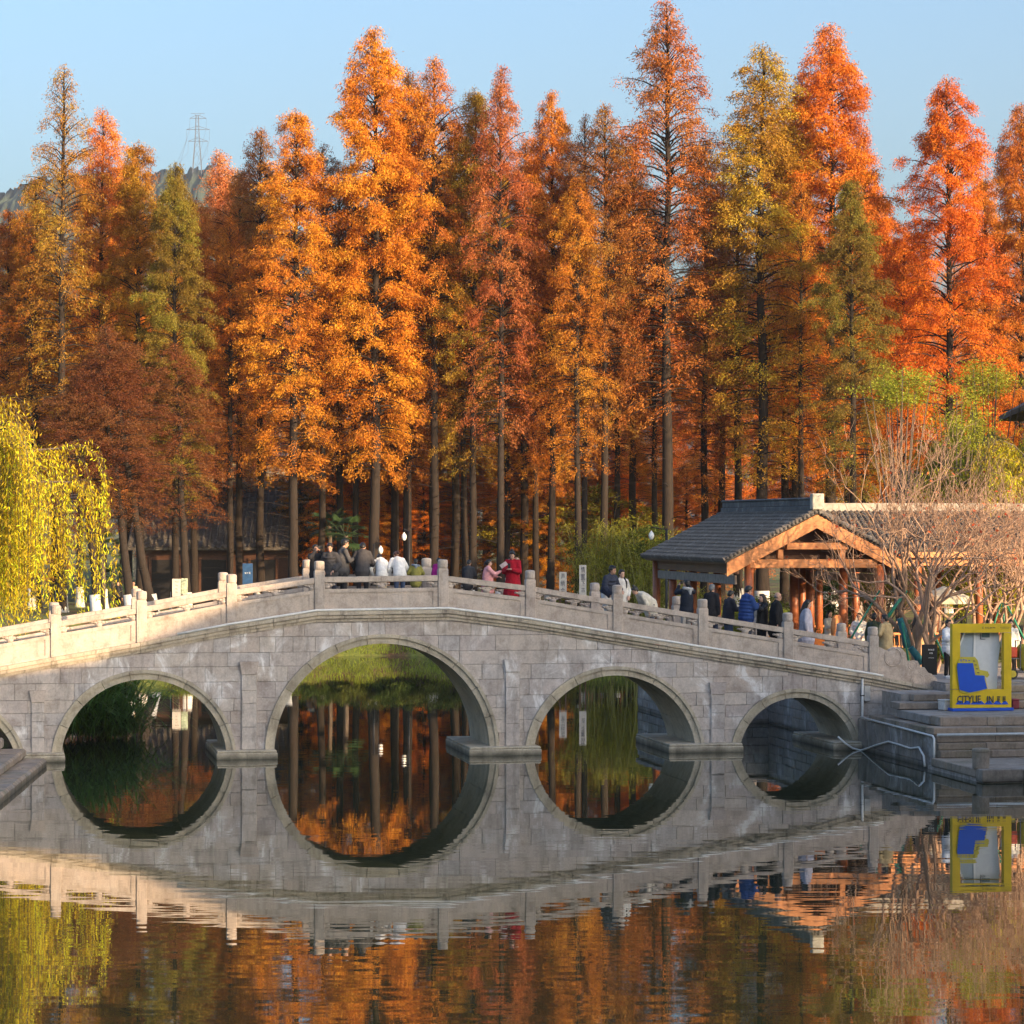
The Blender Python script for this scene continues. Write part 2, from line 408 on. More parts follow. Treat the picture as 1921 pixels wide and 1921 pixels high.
def poly_block(mb, lower, upper, v_front, v_back, inset=0.005):
    """block whose outline is given by lower and upper chains; eased front edge"""
    poly = lower + upper[::-1]
    P = [poly[0]]
    for p in poly[1:]:
        if math.hypot(p[0]-P[-1][0], p[1]-P[-1][1]) > 1e-4: P.append(p)
    if math.hypot(P[0][0]-P[-1][0], P[0][1]-P[-1][1]) < 1e-4: P.pop()
    # drop collinear points
    Q = []
    for i, p in enumerate(P):
        a, b = P[i-1], P[(i+1) % len(P)]
        if abs((p[0]-a[0])*(b[1]-p[1])-(p[1]-a[1])*(b[0]-p[0])) > 1e-6: Q.append(p)
    P = Q; n = len(P)
    if n < 3: return False
    I = []
    for i, p in enumerate(P):
        a, b = P[i-1], P[(i+1) % n]
        e1 = Vector((p[0]-a[0], p[1]-a[1])).normalized(); e2 = Vector((b[0]-p[0], b[1]-p[1])).normalized()
        nn = Vector((-e1.y-e2.y, e1.x+e2.x)); L = nn.length
        k = 1.0 if L < 1e-6 else min(2.0, 2.0/L)
        nn = nn.normalized()*inset*k if L > 1e-6 else Vector((0, 0))
        I.append((p[0]+nn.x, p[1]+nn.y))
    vs = [(p[0], v_front, p[1]) for p in I] + [(p[0], v_front+inset*1.3, p[1]) for p in P] + [(p[0], v_back, p[1]) for p in P]
    fs = [tuple(range(n))]
    for l in (0, 1): fs += [((l+1)*n+i, (l+1)*n+(i+1) % n, l*n+(i+1) % n, l*n+i) for i in range(n)]
    mb.add(vs, fs); return True
UL, UR = PU[0], pv(1700, 1300, 0)[0]
rb = random.Random(11)
zc = 0.21; row = 0; NB = 0
while zc < 4.0:
    hgt = rb.uniform(0.33, 0.45); z1 = zc+hgt
    u = UL + rb.uniform(-0.6, 0)
    while u < UR:
        wd = rb.choice([0.45, 0.6, 0.8, 0.95, 1.15, 1.4])*rb.uniform(.92, 1.08); u1 = min(u+wd, UR); g = 0.0035
        us = np.linspace(u+g, u1-g, max(3, int((u1-u)/0.07)))
        run = []; runs = []
        for q in us:
            l_, h_ = lo(q, zc+g), min(z1-g, top(q)-0.27)
            if h_-l_ > 0.02: run.append((q, l_, h_))
            elif run: runs.append(run); run = []
        if run: runs.append(run)
        for run in runs:
            if len(run) < 2: continue
            mb = MB()
            if poly_block(mb, [(q, l_) for q, l_, h_ in run], [(q, h_) for q, l_, h_ in run], -0.012-rb.random()*0.016, 0.06):
                mb.build('stone_block', M['ashlar'], bridge); NB += 1
        u = u1
    zc = z1
# mortar core behind the blocks (both faces) and the far face
def face_strip(mb, v, flip):
    us = np.linspace(UL, UR+2.0, 420)
    for q0, q1 in zip(us[:-1], us[1:]):
        p = []
        for q in (q0, q1):
            a = arch_z(q, CUT-0.04); p.append((-1.2 if a is None else a, top(q)-0.2))
        if p[0][1]-p[0][0] < 0 or p[1][1]-p[1][0] < 0: continue
        vs = [(q0, v, p[0][0]), (q1, v, p[1][0]), (q1, v, p[1][1]), (q0, v, p[0][1])]
        mb.add(vs, [(3, 2, 1, 0) if flip else (0, 1, 2, 3)])
mb = MB(); face_strip(mb, 0.012, False); face_strip(mb, BW, True); mb.build('wall_core', M['mortar'], bridge)
# arch rings: each stone of the barrel reaches through the bridge and shows as ring and vault
for A in ARCH:
    uc, zcc, Rr = circ(A); am = math.acos(max(-1, min(1, (A[1]-zcc)/Rr)))
    n = max(7, int(round(2*am*Rr/0.95))); n += 1-n % 2
    def arc(r0, r1, t0, t1, v0, v1, mb, k=5):
        pts = []
        for i in range(k+1):
            t = t0+(t1-t0)*i/k; pts.append((uc+r0*math.sin(t), zcc+r0*math.cos(t)))
        for i in range(k, -1, -1):
            t = t0+(t1-t0)*i/k; pts.append((uc+r1*math.sin(t), zcc+r1*math.cos(t)))
        # polygon clockwise in (u,z) seen from the camera -> reverse for prism
        mb.prism(pts, v0, v1)
    for i in range(n):
        t0 = -am+2*am*i/n+0.007/Rr; t1 = -am+2*am*(i+1)/n-0.007/Rr
        mb = MB(); pr = rb.uniform(0, 0.012)
        arc(Rr-RT, Rr-0.085, t0, t1, -0.045-pr, 0.30, mb)
        arc(Rr-0.085, Rr+0.006, t0, t1, -0.095-pr, 0.22, mb)
        mb.build('arch_stone', M['arch_stone'], bridge)
        # vault slabs behind the ring stone
        for j in range(3):
            va = 0.302+j*1.0; mb = MB(); arc(Rr-RT+rb.uniform(0, .012), Rr-0.09, t0, t1, va+.004, va+.996, mb)
            mb.build('vault_slab', M['vault'], bridge)
# piers: plinths reaching through under the bridge, pilasters with flared capitals
for l, r in ((30, 122), (405, 520), (878, 1014), (1252, 1392), (1560, 1625), (-330, -186)):
    ul, ur = pv(l, 1405, -0.25)[0], pv(r, 1405, -0.25)[0]
    mb = MB(); mb.box((ul, -0.42, -1.0), (ur, BW+0.4, 0.17), ch=0.02); mb.box((ul+.02, -0.40, 0.172), (ur-.02, BW+0.38, 0.235), ch=0.02)
    mb.build('pier_plinth', M['arch_stone'], bridge)
for pl, pr_, pt, pc in ((59, 83, 1295, 1317), (453, 481, 1241, 1265), (948, 974, 1237, 1260), (1333, 1358, 1280, 1302)):
    ul, ur = pv(pl, 1300, 0)[0], pv(pr_, 1300, 0)[0]; zt = pv((pl+pr_)/2, pt, 0)[1]; zb = pv((pl+pr_)/2, pc, 0)[1]
    mb = MB(); z = 0.236
    for k in range(4):
        z1 = zb if k == 3 else z+(zb-z)*(0.3 if k == 0 else 0.45); mb.box((ul, -0.085, z+.003), (ur, 0.05, z1-.003), ch=0.008); z = z1
    po = mb.build('pilaster', M['ashlar'], bridge)
    mb = MB(); e = 0.055
    mb.prism([(ul, zb+.002), (ur, zb+.002), (ur+e, zt), (ul-e, zt)], -0.115, 0.05); mb.build('capital', M['ashlar'], po)
# cornice: upper slab and lower moulding, in lengths
def shear(mb, u0, u1, b, t, v0, v1, base=top):
    a0, a1 = base(u0), base(u1)
    vs = [(u0, v0, a0+b), (u1, v0, a1+b), (u1, v1, a1+b), (u0, v1, a0+b), (u0, v0, a0+t), (u1, v0, a1+t), (u1, v1, a1+t), (u0, v1, a0+t)]
    mb.add(vs, [(3, 2, 1, 0), (4, 5, 6, 7), (0, 1, 5, 4), (1, 2, 6, 5), (2, 3, 7, 6), (3, 0, 4, 7)])
post_px = [105, 266, 435, 600, 832, 996, 1160, 1320, 1480, 1640]
PUs = [pv(p, 1200, -0.02)[0] for p in post_px]; PUs = [PUs[0]-2.42*2, PUs[0]-2.42] + PUs
brk = sorted(set([round(x, 3) for x in PU] + [PU[0]+0.4]))
for v0s, side in ((-1, 0), (1, 1)):
    for a, b in zip(PU[:-1], PU[1:]):
        n = max(1, round((b-a)/1.5))
        for i in range(n):
            u0, u1 = a+(b-a)*i/n+.004, a+(b-a)*(i+1)/n-.004
            for bb, tt, out, dv in ((-0.105, 0.0, 0.17, 0), (-0.20, -0.112, 0.115, 0), (-0.285, -0.203, 0.06, 0)):
                mb = MB(); j = rb.uniform(-.006, .006)
                if side == 0: shear(mb, u0, u1, bb, tt, -out+j, 0.40)
                elif tt == 0.0: shear(mb, u0, u1, bb, tt, BW-0.4, BW+out+j)
                else: continue
                mb.build('cornice_stone', M['cornice'], bridge)
mb = MB()
for a, b in zip(PU[:-1], PU[1:]):
    n = max(1, round((b-a)/0.8))
    for i in range(n): shear(mb, a+(b-a)*i/n+.003, a+(b-a)*(i+1)/n-.003, -0.10, 0.13+0.004*(i % 2), 0.404, BW-0.404)
deck = mb.build('deck_slabs', M['paving'], bridge); deck['kind'] = 'stuff'
DECK = 0.135
# balustrade: posts with capped heads, panels, handrails and cloud brackets
def post_mesh():
    mb = MB(); mb.box((-.14, -.13, -.02), (.14, .13, 1.10), ch=0.012)
    mb.box((-.085, -.136, .10), (.085, -.128, 1.0), ch=0.006); mb.box((-.125, -.115, 1.10), (.125, .115, 1.135), ch=.004); return mb.mesh('balustrade_post')
def cap_mesh():
    mb = MB(); mb.sm = False
    mb.lathe([(.135, 1.135), (.15, 1.15), (.155, 1.20), (.155, 1.33), (.148, 1.365), (.12, 1.385), (.05, 1.395)], 16, Matrix.Scale(.92, 4)@Matrix.Translation((0, 0, .1))); return mb.mesh('post_head')
pm, cm = post_mesh(), cap_mesh()
def bracket(mb, u, zb, v):
    """cloud-shaped stone that carries the handrail"""
    for du, dz, r in ((-.10, .115, .062), (.10, .115, .062), (0, .125, .075), (-.19, .125, .04), (.19, .125, .04)):
        mb.ball((u+du, v, zb+dz), (r*1.35, .075, r*.8), 10, 6)
    mb.prism([(u-.07, zb-.01), (u+.07, zb-.01), (u+.10, zb+.10), (u-.10, zb+.10)], v-.065, v+.065)
for vb, near in ((0.12, True), (0.12+3.0, False)):
    fr = -1 if near else 1
    for i, u in enumerate(PUs):
        o = link('balustrade_post', pm, bridge, M['rail_stone'], (u, vb, top(u)))
        if not near: o.rotation_euler.z = math.pi
        link('post_head', cm, o, M['rail_stone'])
    for u0, u1 in zip(PUs[:-1], PUs[1:]):
        a, b = u0+.141, u1-.141
        def ln(q, u0=u0, u1=u1): return top(u0)+(top(u1)-top(u0))*(q-u0)/(u1-u0)
        mb = MB(); shear(mb, a, b, 0.0, 0.57, vb-.06, vb+.06, ln)
        e = 0.05; shear(mb, a+.0, b-.0, 0.50, 0.60, vb-.085, vb+.085, ln); shear(mb, a, b, -0.0, 0.07, vb-.085, vb+.085, ln)
        shear(mb, a, a+.14, 0.07, 0.50, vb-.085, vb+.085, ln); shear(mb, b-.14, b, 0.07, 0.50, vb-.085, vb+.085, ln)
        mb.build('railing_panel', M['rail_stone'], bridge)
        mb = MB(); k = 2 if u1-u0 > 2.8 else 1
        mid = (a+b)/2
        shear(mb, a, mid-.003, 0.79, 0.935, vb-.095, vb+.095, ln); shear(mb, mid+.003, b, 0.79, 0.935, vb-.095, vb+.095, ln)
        shear(mb, a+.02, b-.02, 0.775, 0.789, vb-.06, vb+.06, ln)
        mb.build('handrail', M['rail_stone'], bridge)
        cs = [mid] if k == 1 else [a+(b-a)*.33, a+(b-a)*.67]
        if u1-u0 > 2.8: cs = [a+(b-a)*.5]
        for q in [a+.06, b-.06]+cs:
            mb = MB(); mb.sm = True; bracket(mb, q, ln(q)+.60, vb); mb.build('rail_bracket', M['rail_stone'], bridge)
# carved scroll stones that end the railing on the right
def scroll(vb):
    u0 = PUs[-1]+.141; mb = MB()
    pts = [(1655,1213),(1668,1222),(1676,1215),(1690,1214),(1700,1225),(1702,1240),(1712,1240),(1722,1240),(1728,1252),(1735,1252),(1742,1262),(1748,1264),(1757,1272),(1763,1284),(1770,1292)]
    P = [pv(a, b, 0) for a, b in pts]; P[0] = (u0, P[0][1])
    lowp = [(P[-1][0], top(P[-1][0])-.02), (u0, top(u0)-.02)]
    poly = (P+lowp)[::-1]
    mb.prism(poly, vb-.09, vb+.09)
    so = mb.build('scroll_stone', M['rail_stone'], bridge)
    mb = MB(); mb.sm = True
    def ringat(px, py, r, th=.014):
        c = pv(px, py, 0); r = r/67.0
        pts = [(c[0]+r*math.cos(t), vb-.088, c[1]+r*math.sin(t)) for t in np.linspace(0, 2*math.pi, 33)]
        mb.tube(pts, th, 6, False)
    ringat(1676, 1233, 17, .018); ringat(1676, 1233, 14, .010); ringat(1713, 1248, 8.5, .014); ringat(1713, 1248, 4.5, .012)
    ringat(1730, 1258, 5.5, .012); ringat(1741, 1270, 5, .012); ringat(1752, 1280, 5, .012); ringat(1722, 1276, 9, .012); ringat(1722, 1276, 13, .012)
    mb.build('carved_relief', M['rail_stone'], so)
scroll(0.12); scroll(3.12)
# white conduit clipped along the edge of the bridge, with its down pipe
cu0, cu1 = pv(332, 1190, 0)[0], pv(1654, 1266, 0)[0]
us = [cu0]+[q for q in PU if cu0 < q < cu1]+[cu1]
mb = MB(); mb.sm = True; mb.tube([(q, -0.15, top(q)+.034) for q in us], .034, 8)
cd = mb.build('conduit', plain('white_plastic', (0.72, 0.71, 0.68), 0.45, 0.12)); cd.location = P0; cd.rotation_euler.z = TH
tag(cd, 'thin white conduit running along the edge of the bridge under the railing', 'pipe')
dp = empty('down_pipe', P0, TH, 'vertical white drain pipe with junction box at the right bridge pier', 'pipe')
ud = pv(1618, 1300, -.1)[0]
mb = MB(); mb.sm = True; mb.tube([(ud, -.10, top(ud)-.10), (ud, -.10, .23)], .035, 8); mb.build('pipe', bpy.data.materials['white_plastic'], dp)
mb = MB(); mb.box((ud+.05, -.12, 1.35), (ud+.23, -.01, 1.78), ch=.01); mb.build('junction_box', plain('box_grey', (.42, .41, .39), .5), dp)
for zz in (.7, 1.5, 2.0):
    mb = MB(); mb.box((ud-.05, -.14, zz), (ud+.05, -.02, zz+.03)); mb.build('pipe_clamp', plain('clamp_dark', (.05, .05, .05), .6), dp)
# ---------------------------------------------------------------- trees
M['leaf'] = leaf_mat('autumn_needles'); M['leaf_green'] = leaf_mat('green_leaves', hue=False, trans=0.4)
M['bark'] = bark_mat('redwood_bark', (0.010, 0.0075, 0.0055), (0.034, 0.021, 0.0135))
M['bark_grey'] = bark_mat('grey_bark', (0.06, 0.045, 0.035), (0.17, 0.13, 0.10))
M['bark_pale'] = bark_mat('pale_bark', (0.28, 0.165, 0.105), (0.50, 0.33, 0.225))
M['lime'] = plain('lime_wash', (0.70, 0.68, 0.63), 0.9, 0.12)

def diamonds(c, a, w):
    """leaf faces: centre, half axis, half width -> vertices and quads"""
    n = len(c); V = np.stack([c-a, c+w, c+a, c-w], 1).reshape(-1, 3); Q = np.arange(4*n).reshape(n, 4); return V, Q
def unit(v): return v/np.maximum(1e-9, np.linalg.norm(v, axis=-1, keepdims=True))
def tubes_np(P, rad, n=4):
    """many tubes at once: P (b,k,3), rad (b,k)"""
    b, k, _ = P.shape; d = unit(np.gradient(P, axis=1)); ref = np.where(np.abs(d[..., 2:3]) > .9, np.array([1., 0, 0]), np.array([0, 0, 1.]))
    s = unit(np.cross(d, ref)); t = np.cross(d, s); an = 2*np.pi*np.arange(n)/n
    ring = P[:, :, None] + rad[:, :, None, None]*(s[:, :, None]*np.cos(an)[:, None] + t[:, :, None]*np.sin(an)[:, None])
    V = ring.reshape(-1, 3); idx = np.arange(b*k*n).reshape(b, k, n)
    Q = np.stack([idx[:, :-1, :], np.roll(idx[:, :-1, :], -1, 2), np.roll(idx[:, 1:, :], -1, 2), idx[:, 1:, :]], -1).reshape(-1, 4)
    return V, Q
def cat_mesh(parts):
    V = []; Q = []; o = 0
    for v, q in parts: V.append(v); Q.append(q+o); o += len(v)
    return np.concatenate(V), np.concatenate(Q)

def redwood(seed, H=30.0, Rm=2.9, base=0.26, dens=1.0, sparse_top=0.0, ragged=0.25, low_gap=0.0, lumps=0.5):
    """dawn redwood: straight tapering stem, many ascending limbs, drooping feathery sprays in tufts"""
    rs = np.random.RandomState(seed)
    k = 26; zz = np.linspace(-0.5, H*0.985, k); wob = np.cumsum(rs.randn(k, 2)*0.025, 0)
    P = np.stack([wob[:, 0], wob[:, 1], zz], -1)[None]
    f = np.clip(zz/H, 0, 1); rad = (0.25*(1-f)**0.8+0.018 + 0.12*np.exp(-np.maximum(zz, 0)/0.7))[None]
    parts = [tubes_np(P, rad, 10)]
    # limbs
    nb = 250; h = base + (1-base)*np.linspace(0, 0.985, nb)**0.92 + rs.randn(nb)*0.004
    h = np.clip(h, base*.9, .99); az = np.arange(nb)*2.399963 + rs.randn(nb)*0.35
    t = (h-base)/(1-base)
    prof = np.interp(t, [0, .10, .25, .45, .60, .72, .85, .93, 1.0], [0.50, .70, .92, 1.0, .96, .84, .60, .38, .06])
    lump = 1 + lumps*0.5*(np.sin(h*37+seed)+np.sin(h*17+az*2+seed*2))*0.5
    L = Rm*prof*lump*(1-ragged*1.6+rs.rand(nb)*ragged*2.2)*0.86; L = np.maximum(L, 0.22)
    ang = np.interp(t, [0, .3, .7, 1], [0.25, .50, .80, 1.1]) + rs.randn(nb)*0.20
    x0 = np.interp(h*H, zz, wob[:, 0]); y0 = np.interp(h*H, zz, wob[:, 1]); base_p = np.stack([x0, y0, h*H], -1)
    dirh = np.stack([np.cos(az), np.sin(az), 0*az], -1)
    droop = np.interp(t, [0, .5, 1], [0.45, .50, .25])
    def bp(i, s):                                # point on limb i at s
        return base_p[i] + dirh[i]*(L[i]*s*np.cos(ang[i]))[..., None] + np.array([0, 0, 1.])*(L[i]*(np.sin(ang[i])*s - droop[i]*s*s))[..., None]
    sgrid = np.linspace(0, 1, 5)
    LP = np.stack([bp(np.arange(nb), np.full(nb, s)) for s in sgrid], 1)
    lr = (0.012+0.020*np.minimum(1.4, L/2.2))[:, None]*np.linspace(1.25, 0.30, 5)[None]
    parts.append(tubes_np(LP, lr, 4))
    if low_gap:                                  # bare dead limbs on the lower stem
        nd = 26; hd = np.linspace(0.10, base, nd); ad = rs.rand(nd)*6.28; Ld = 0.8+rs.rand(nd)*1.8
        DP = np.stack([np.stack([np.cos(ad)*Ld*s, np.sin(ad)*Ld*s, hd*H+Ld*(0.35*s-0.25*s*s)], -1) for s in sgrid], 1)
        parts.append(tubes_np(DP, np.full((nd, 5), 0.014)*np.linspace(1.2, .4, 5), 4))
    V, Q = cat_mesh(parts); trunk = arr_mesh('trunk', V, Q, smooth=True)
    # tufts along the limbs
    dens_b = np.where(t > 0.72, 1-sparse_top*(t-.72)/.28, 1.0)*np.interp(t, [0, .2, .5, .7, 1], [.65, .8, 1.0, 1.5, 1.9])
    ns = np.maximum(2, (L*3.9*dens*dens_b*(0.55+rs.rand(nb)*0.9)).astype(int)); bi = np.repeat(np.arange(nb), ns); n = len(bi)
    s = 0.28+0.72*rs.rand(n)**0.65; sp = bp(bi, s)
    side = rs.choice([-1., 1.], n)*(0.5+rs.rand(n)*0.8); ad = az[bi]+side
    sl = (0.30+0.55*(1-s)*np.minimum(1, L[bi]/2)+0.25*rs.rand(n))*(0.55+0.45*np.minimum(1, L[bi]/1.5))
    sd = np.stack([np.cos(ad), np.sin(ad), -0.15-0.5*rs.rand(n)], -1)
    sc = rs.rand(n); nl = np.maximum(5, (78*dens*sl/.6*(0.6+0.8*rs.rand(n))).astype(int)); li = np.repeat(np.arange(n), nl); m = len(li)
    q = rs.rand(m); c = sp[li] + sd[li]*(sl[li]*q)[:, None] + np.array([0, 0, -1.])*(0.45*q*q*sl[li])[:, None] + rs.randn(m, 3)*0.12
    hang = unit(sd[li]*0.6 + np.array([0, 0, -0.55]) + rs.randn(m, 3)*0.55)
    ll = 0.046+rs.rand(m)*0.050; a = hang*ll[:, None]
    wv = unit(np.cross(hang, unit(rs.randn(m, 3))))*(0.012+rs.rand(m)*0.013)[:, None]
    LV, LQ = diamonds(c, a, wv)
    clump = np.clip(0.5*(0.5+0.32*np.sin(az[bi][li]*1.0+h[bi][li]*23+seed)) + 0.35*sc[li]+0.18*rs.rand(m), 0, 1)
    crown = arr_mesh('crown', LV, LQ, {'tint': rs.rand(m), 'clump': clump})
    return trunk, crown, m
PROTO = {}
tot = 0
for nm, kw in dict(full=dict(seed=1, Rm=3.6, base=.24, dens=.86, lumps=.4), full2=dict(seed=2, Rm=3.7, base=.27, dens=.80, lumps=.7, low_gap=1), broad=dict(seed=3, Rm=4.3, base=.10, dens=.80, ragged=.15),
                   broad2=dict(seed=9, Rm=4.2, base=.08, dens=.60, ragged=.3, lumps=.8),
                   slim=dict(seed=4, Rm=3.1, base=.24, dens=.78, sparse_top=.3, lumps=.6), slim2=dict(seed=8, Rm=3.3, base=.36, dens=.62, sparse_top=.2, lumps=.8, low_gap=1),
                   bare=dict(seed=5, Rm=3.2, base=.26, dens=.50, sparse_top=.95, ragged=.4), lanky=dict(seed=6, Rm=3.3, base=.36, dens=.42, sparse_top=.4, ragged=.45, low_gap=1),
                   tall=dict(seed=7, Rm=3.6, base=.32, dens=.56, sparse_top=.25, lumps=.6, low_gap=1)).items():
    tr, cr, m = redwood(**kw); tr.materials.append(M['bark']); cr.materials.append(M['leaf']); PROTO[nm] = (tr, cr); tot += m
rt = random.Random(5)
def tree(kind, px, top_py, Y, col, label, wide=1.0, group='dawn redwoods behind the bridge', name='dawn_redwood', zb=None, lean=(0, 0), white=False, x=None):
    X = (px-CX)/F*Y if x is None else x; z0 = gz(X, Y) if zb is None else zb
    H = CH+(HY-top_py)/F*Y - z0; s = H/30.0; sw = wide*(0.5*s+0.5)
    o = empty(name, (X, Y, z0-0.05), rt.uniform(0, 6.28), label, 'tree', group); o.scale = (sw, sw, s)
    if lean != (0, 0): o.rotation_mode = 'ZYX'; o.rotation_euler = (lean[0], lean[1], o.rotation_euler.z)
    link('trunk', PROTO[kind][0], o); c = link('crown', PROTO[kind][1], o)
    k = rt.uniform(.9, 1.1); c.color = (col[0]*k, col[1]*k, col[2], 1)
    if white:
        mb = MB(); mb.sm = True; mb.lathe([(.415, -.2), (.40, .06), (.345, .45), (.305, 1.0), (.298, 1.15/s)], 14); mb.build('lime_wash_band', M['lime'], o)
    return o
OR = (.74, .275, .034); RO = (.72, .25, .05); GO = (.72, .295, .03); OL = (.46, .28, .032); DO = (.27, .20, .03); BR = (.50, .20, .045); PK = (.80, .33, .11); FO = (.80, .25, .022)
L_ = {}
row = [  # kind, px, top, depth, colour, width, label
 ('full', 22, 392, 150, RO, 1.0, 'short red-orange redwood at the edge of the grove, left of the bare-topped tall one'),
 ('bare', 115, 118, 142, (.42, .22, .03), 1.05, 'tall redwood with a thin grey leafless spire above olive gold foliage'),
 ('slim', 192, 203, 146, RO, 1.0, 'pointed red-orange redwood beside the bare-topped tall one'),
 ('full2', 267, 264, 143, (.50, .24, .024), 1.0, 'golden olive redwood standing between red-orange and dark green neighbours'),
 ('full', 328, 305, 140, DO, .85, 'dark olive green redwood left of the pylon'),
 ('slim', 410, 282, 160, PK, 1.25, 'light pinkish orange redwood just right of the pylon'),
 ('slim2', 487, 238, 152, BR, .95, 'brownish redwood behind the big golden one, right of the pylon'),
 ('full2', 546, 203, 143, GO, 1.12, 'big golden orange redwood with drooping tufts above the left end of the central railing'),
 ('lanky', 603, 268, 147, (.25, .10, .035), .9, 'thin dark brown nearly leafless redwood between two golden ones'),
 ('full', 697, 48, 143, GO, 1.12, 'very tall gold-orange conical redwood above the crest of the bridge'),
 ('slim', 765, 130, 146, (.55, .21, .022), 1.0, 'slender golden redwood close against a taller conical neighbour'),
 ('slim2', 811, 103, 144, OR, 1.0, 'orange redwood with a forked feathery tip above the crest of the bridge'),
 ('full2', 885, 163, 144, OL, .88, 'olive tipped redwood next to the pinkish sparse one'),
 ('tall', 938, 122, 142, (.50, .16, .055), .85, 'sparse pinkish red redwood with see-through crown'),
 ('full', 1030, 168, 144, OR, .84, 'bright orange redwood left of the dark thin pair'),
 ('lanky', 1095, 212, 143, (.28, .12, .04), .75, 'thin dark nearly bare redwood with crooked limbs'),
 ('slim2', 1138, 192, 142, (.40, .17, .035), .95, 'olive brown redwood left of the tallest tree'),
 ('tall', 1255, -2, 142, (.52, .18, .035), 1.22, 'tallest redwood of the grove, reddish gold, reaching the top of the picture'),
 ('lanky', 1385, 330, 148, BR, 1.1, 'low brown sparse redwood beside the tallest tree'),
 ('slim', 1430, 83, 142, OL, 1.35, 'tall olive gold redwood behind the pavilion roof ridge'),
 ('slim2', 1492, 165, 146, GO, .95, 'golden redwood squeezed between two taller trees behind the pavilion'),
 ('full', 1557, 42, 143, FO, 1.22, 'tall bright orange redwood behind the pavilion gable'),
 ('full2', 1602, 330, 137, DO, .95, 'shorter dark olive redwood in front of the bright orange one'),
 ('slim', 1662, 375, 152, FO, 1.2, 'low orange redwood filling the gap left of the broad red-orange cone'),
 ('broad', 1780, 143, 141, (.76, .205, .020), 1.08, 'broad dense red-orange conical redwood above the bare trees'),
 ('full', 1915, 192, 146, (.58, .20, .02), .95, 'gold-orange redwood at the right end of the grove')]
for kd, px, tp, Y, col, wd, lb in row: tree(kd, px, tp, Y, col, lb, wd, white=True)
for kd, px, tp, Y, col, lb in (('slim', 365, 372, 151, (.62, .22, .05), 'rust redwood low behind the pylon'), ('slim2', 452, 318, 154, OR, 'orange redwood between the pinkish and the brownish ones'), ('tall', 640, 300, 150, BR, 'brown redwood between the big golden and the very tall tree'), ('slim', 742, 205, 151, (.60, .24, .03), 'rust redwood close behind the very tall gold-orange cone'), ('slim2', 850, 225, 150, OR, 'orange redwood between forked tip and olive tip'),
     ('slim', 985, 262, 150, (.64, .22, .04), 'rust redwood between the pinkish sparse and the bright orange trees'), ('tall', 1068, 300, 151, BR, 'brown redwood behind the thin dark one'), ('slim2', 1190, 275, 149, (.62, .24, .04), 'rust redwood left of the tallest tree'), ('slim', 1322, 262, 150, BR, 'brown redwood right of the tallest tree'), ('tall', 1352, 300, 153, (.55, .20, .05), 'rust brown redwood between the tallest and the olive gold tree'),
     ('slim2', 1474, 190, 151, OR, 'orange redwood behind the olive gold tree'), ('slim', 1622, 240, 150, FO, 'orange redwood close right of the tall bright orange one'), ('full', 1700, 420, 146, FO, 'low orange redwood at the left foot of the broad red-orange cone'), ('full2', 1855, 330, 150, OR, 'orange redwood between the broad cone and the last tree'), ('slim', 232, 300, 151, OR, 'orange redwood behind the golden olive one'), ('slim2', 70, 330, 149, GO, 'golden redwood left of the bare-topped tall one')):
    tree(kd, px, tp, Y, col, lb, 1.0)
# the ranks behind, seen between the first stems
LB = {'o': 'orange redwood of the ranks behind the first row of the grove', 'r': 'red-orange redwood of the ranks behind the first row of the grove', 'g': 'golden redwood of the ranks behind the first row of the grove'}
for i in range(34):
    px = -70+i*62+rt.uniform(-16, 16); Y = rt.choice([158, 168, 180, 194]); c, kk = rt.choice([((.86, .31, .034), 'o'), ((.90, .28, .022), 'o'), ((.86, .27, .05), 'r'), ((.88, .36, .03), 'g')])
    tp = rt.uniform(430, 600) if px < 1250 else rt.uniform(480, 640)
    tree(rt.choice(['broad', 'broad2', 'full', 'broad2']), px, tp, Y, c, LB[kk], rt.uniform(1.0, 1.3), 'redwoods of the rear ranks')
SL = {668: 'slim redwood stem just left of the very tall gold-orange cone', 815: 'slim redwood stem right beside the orange tree with forked tip', 872: 'slim stem left of the olive tipped redwood', 947: 'slim stem close behind the sparse pinkish redwood', 1006: 'slim stem behind the woman in crimson', 1086: 'dark slim stem between the two calligraphy boards', 1156: 'slim stem above the couple on the bridge', 1229: 'slim stem beside the white globe lamp and the tallest redwood',
      1505: 'slim dark stem rising behind the pavilion ridge', 1590: 'slim stem behind the bare trees right of the pavilion ridge', 430: 'slim stem beside the blue standing sign', 60: 'slim stem behind the top of the yellow willow', 150: 'slim stem between the bare-topped and the pointed red-orange redwoods'}
# slim extra stems of the first row (trunks without own tip in the picture)
for px, Y, tp in ((668, 149, 330), (815, 150, 300), (872, 147, 340), (947, 150, 300), (1006, 148, 330), (1086, 141, 330), (1156, 149, 340), (1229, 148, 360), (1505, 141, 330), (1590, 146, 420), (430, 147, 400), (60, 147, 420), (150, 151, 430)):
    tree(rt.choice(['slim2', 'lanky', 'tall']), px, tp, Y, rt.choice([OR, BR, GO]), SL[px], .85, 'slim stems of the first row', white=True)
for i, px in enumerate(range(575, 1350, 42)):
    tree(rt.choice(['broad', 'broad2']), px+rt.uniform(-14, 14), rt.uniform(770, 890), rt.uniform(150, 159), rt.choice([(.88, .31, .03), (.90, .27, .022), (.86, .36, .03)]), 'low sunlit orange redwood filling the space between the tall stems', rt.uniform(.7, .95), 'low redwoods between the stems')
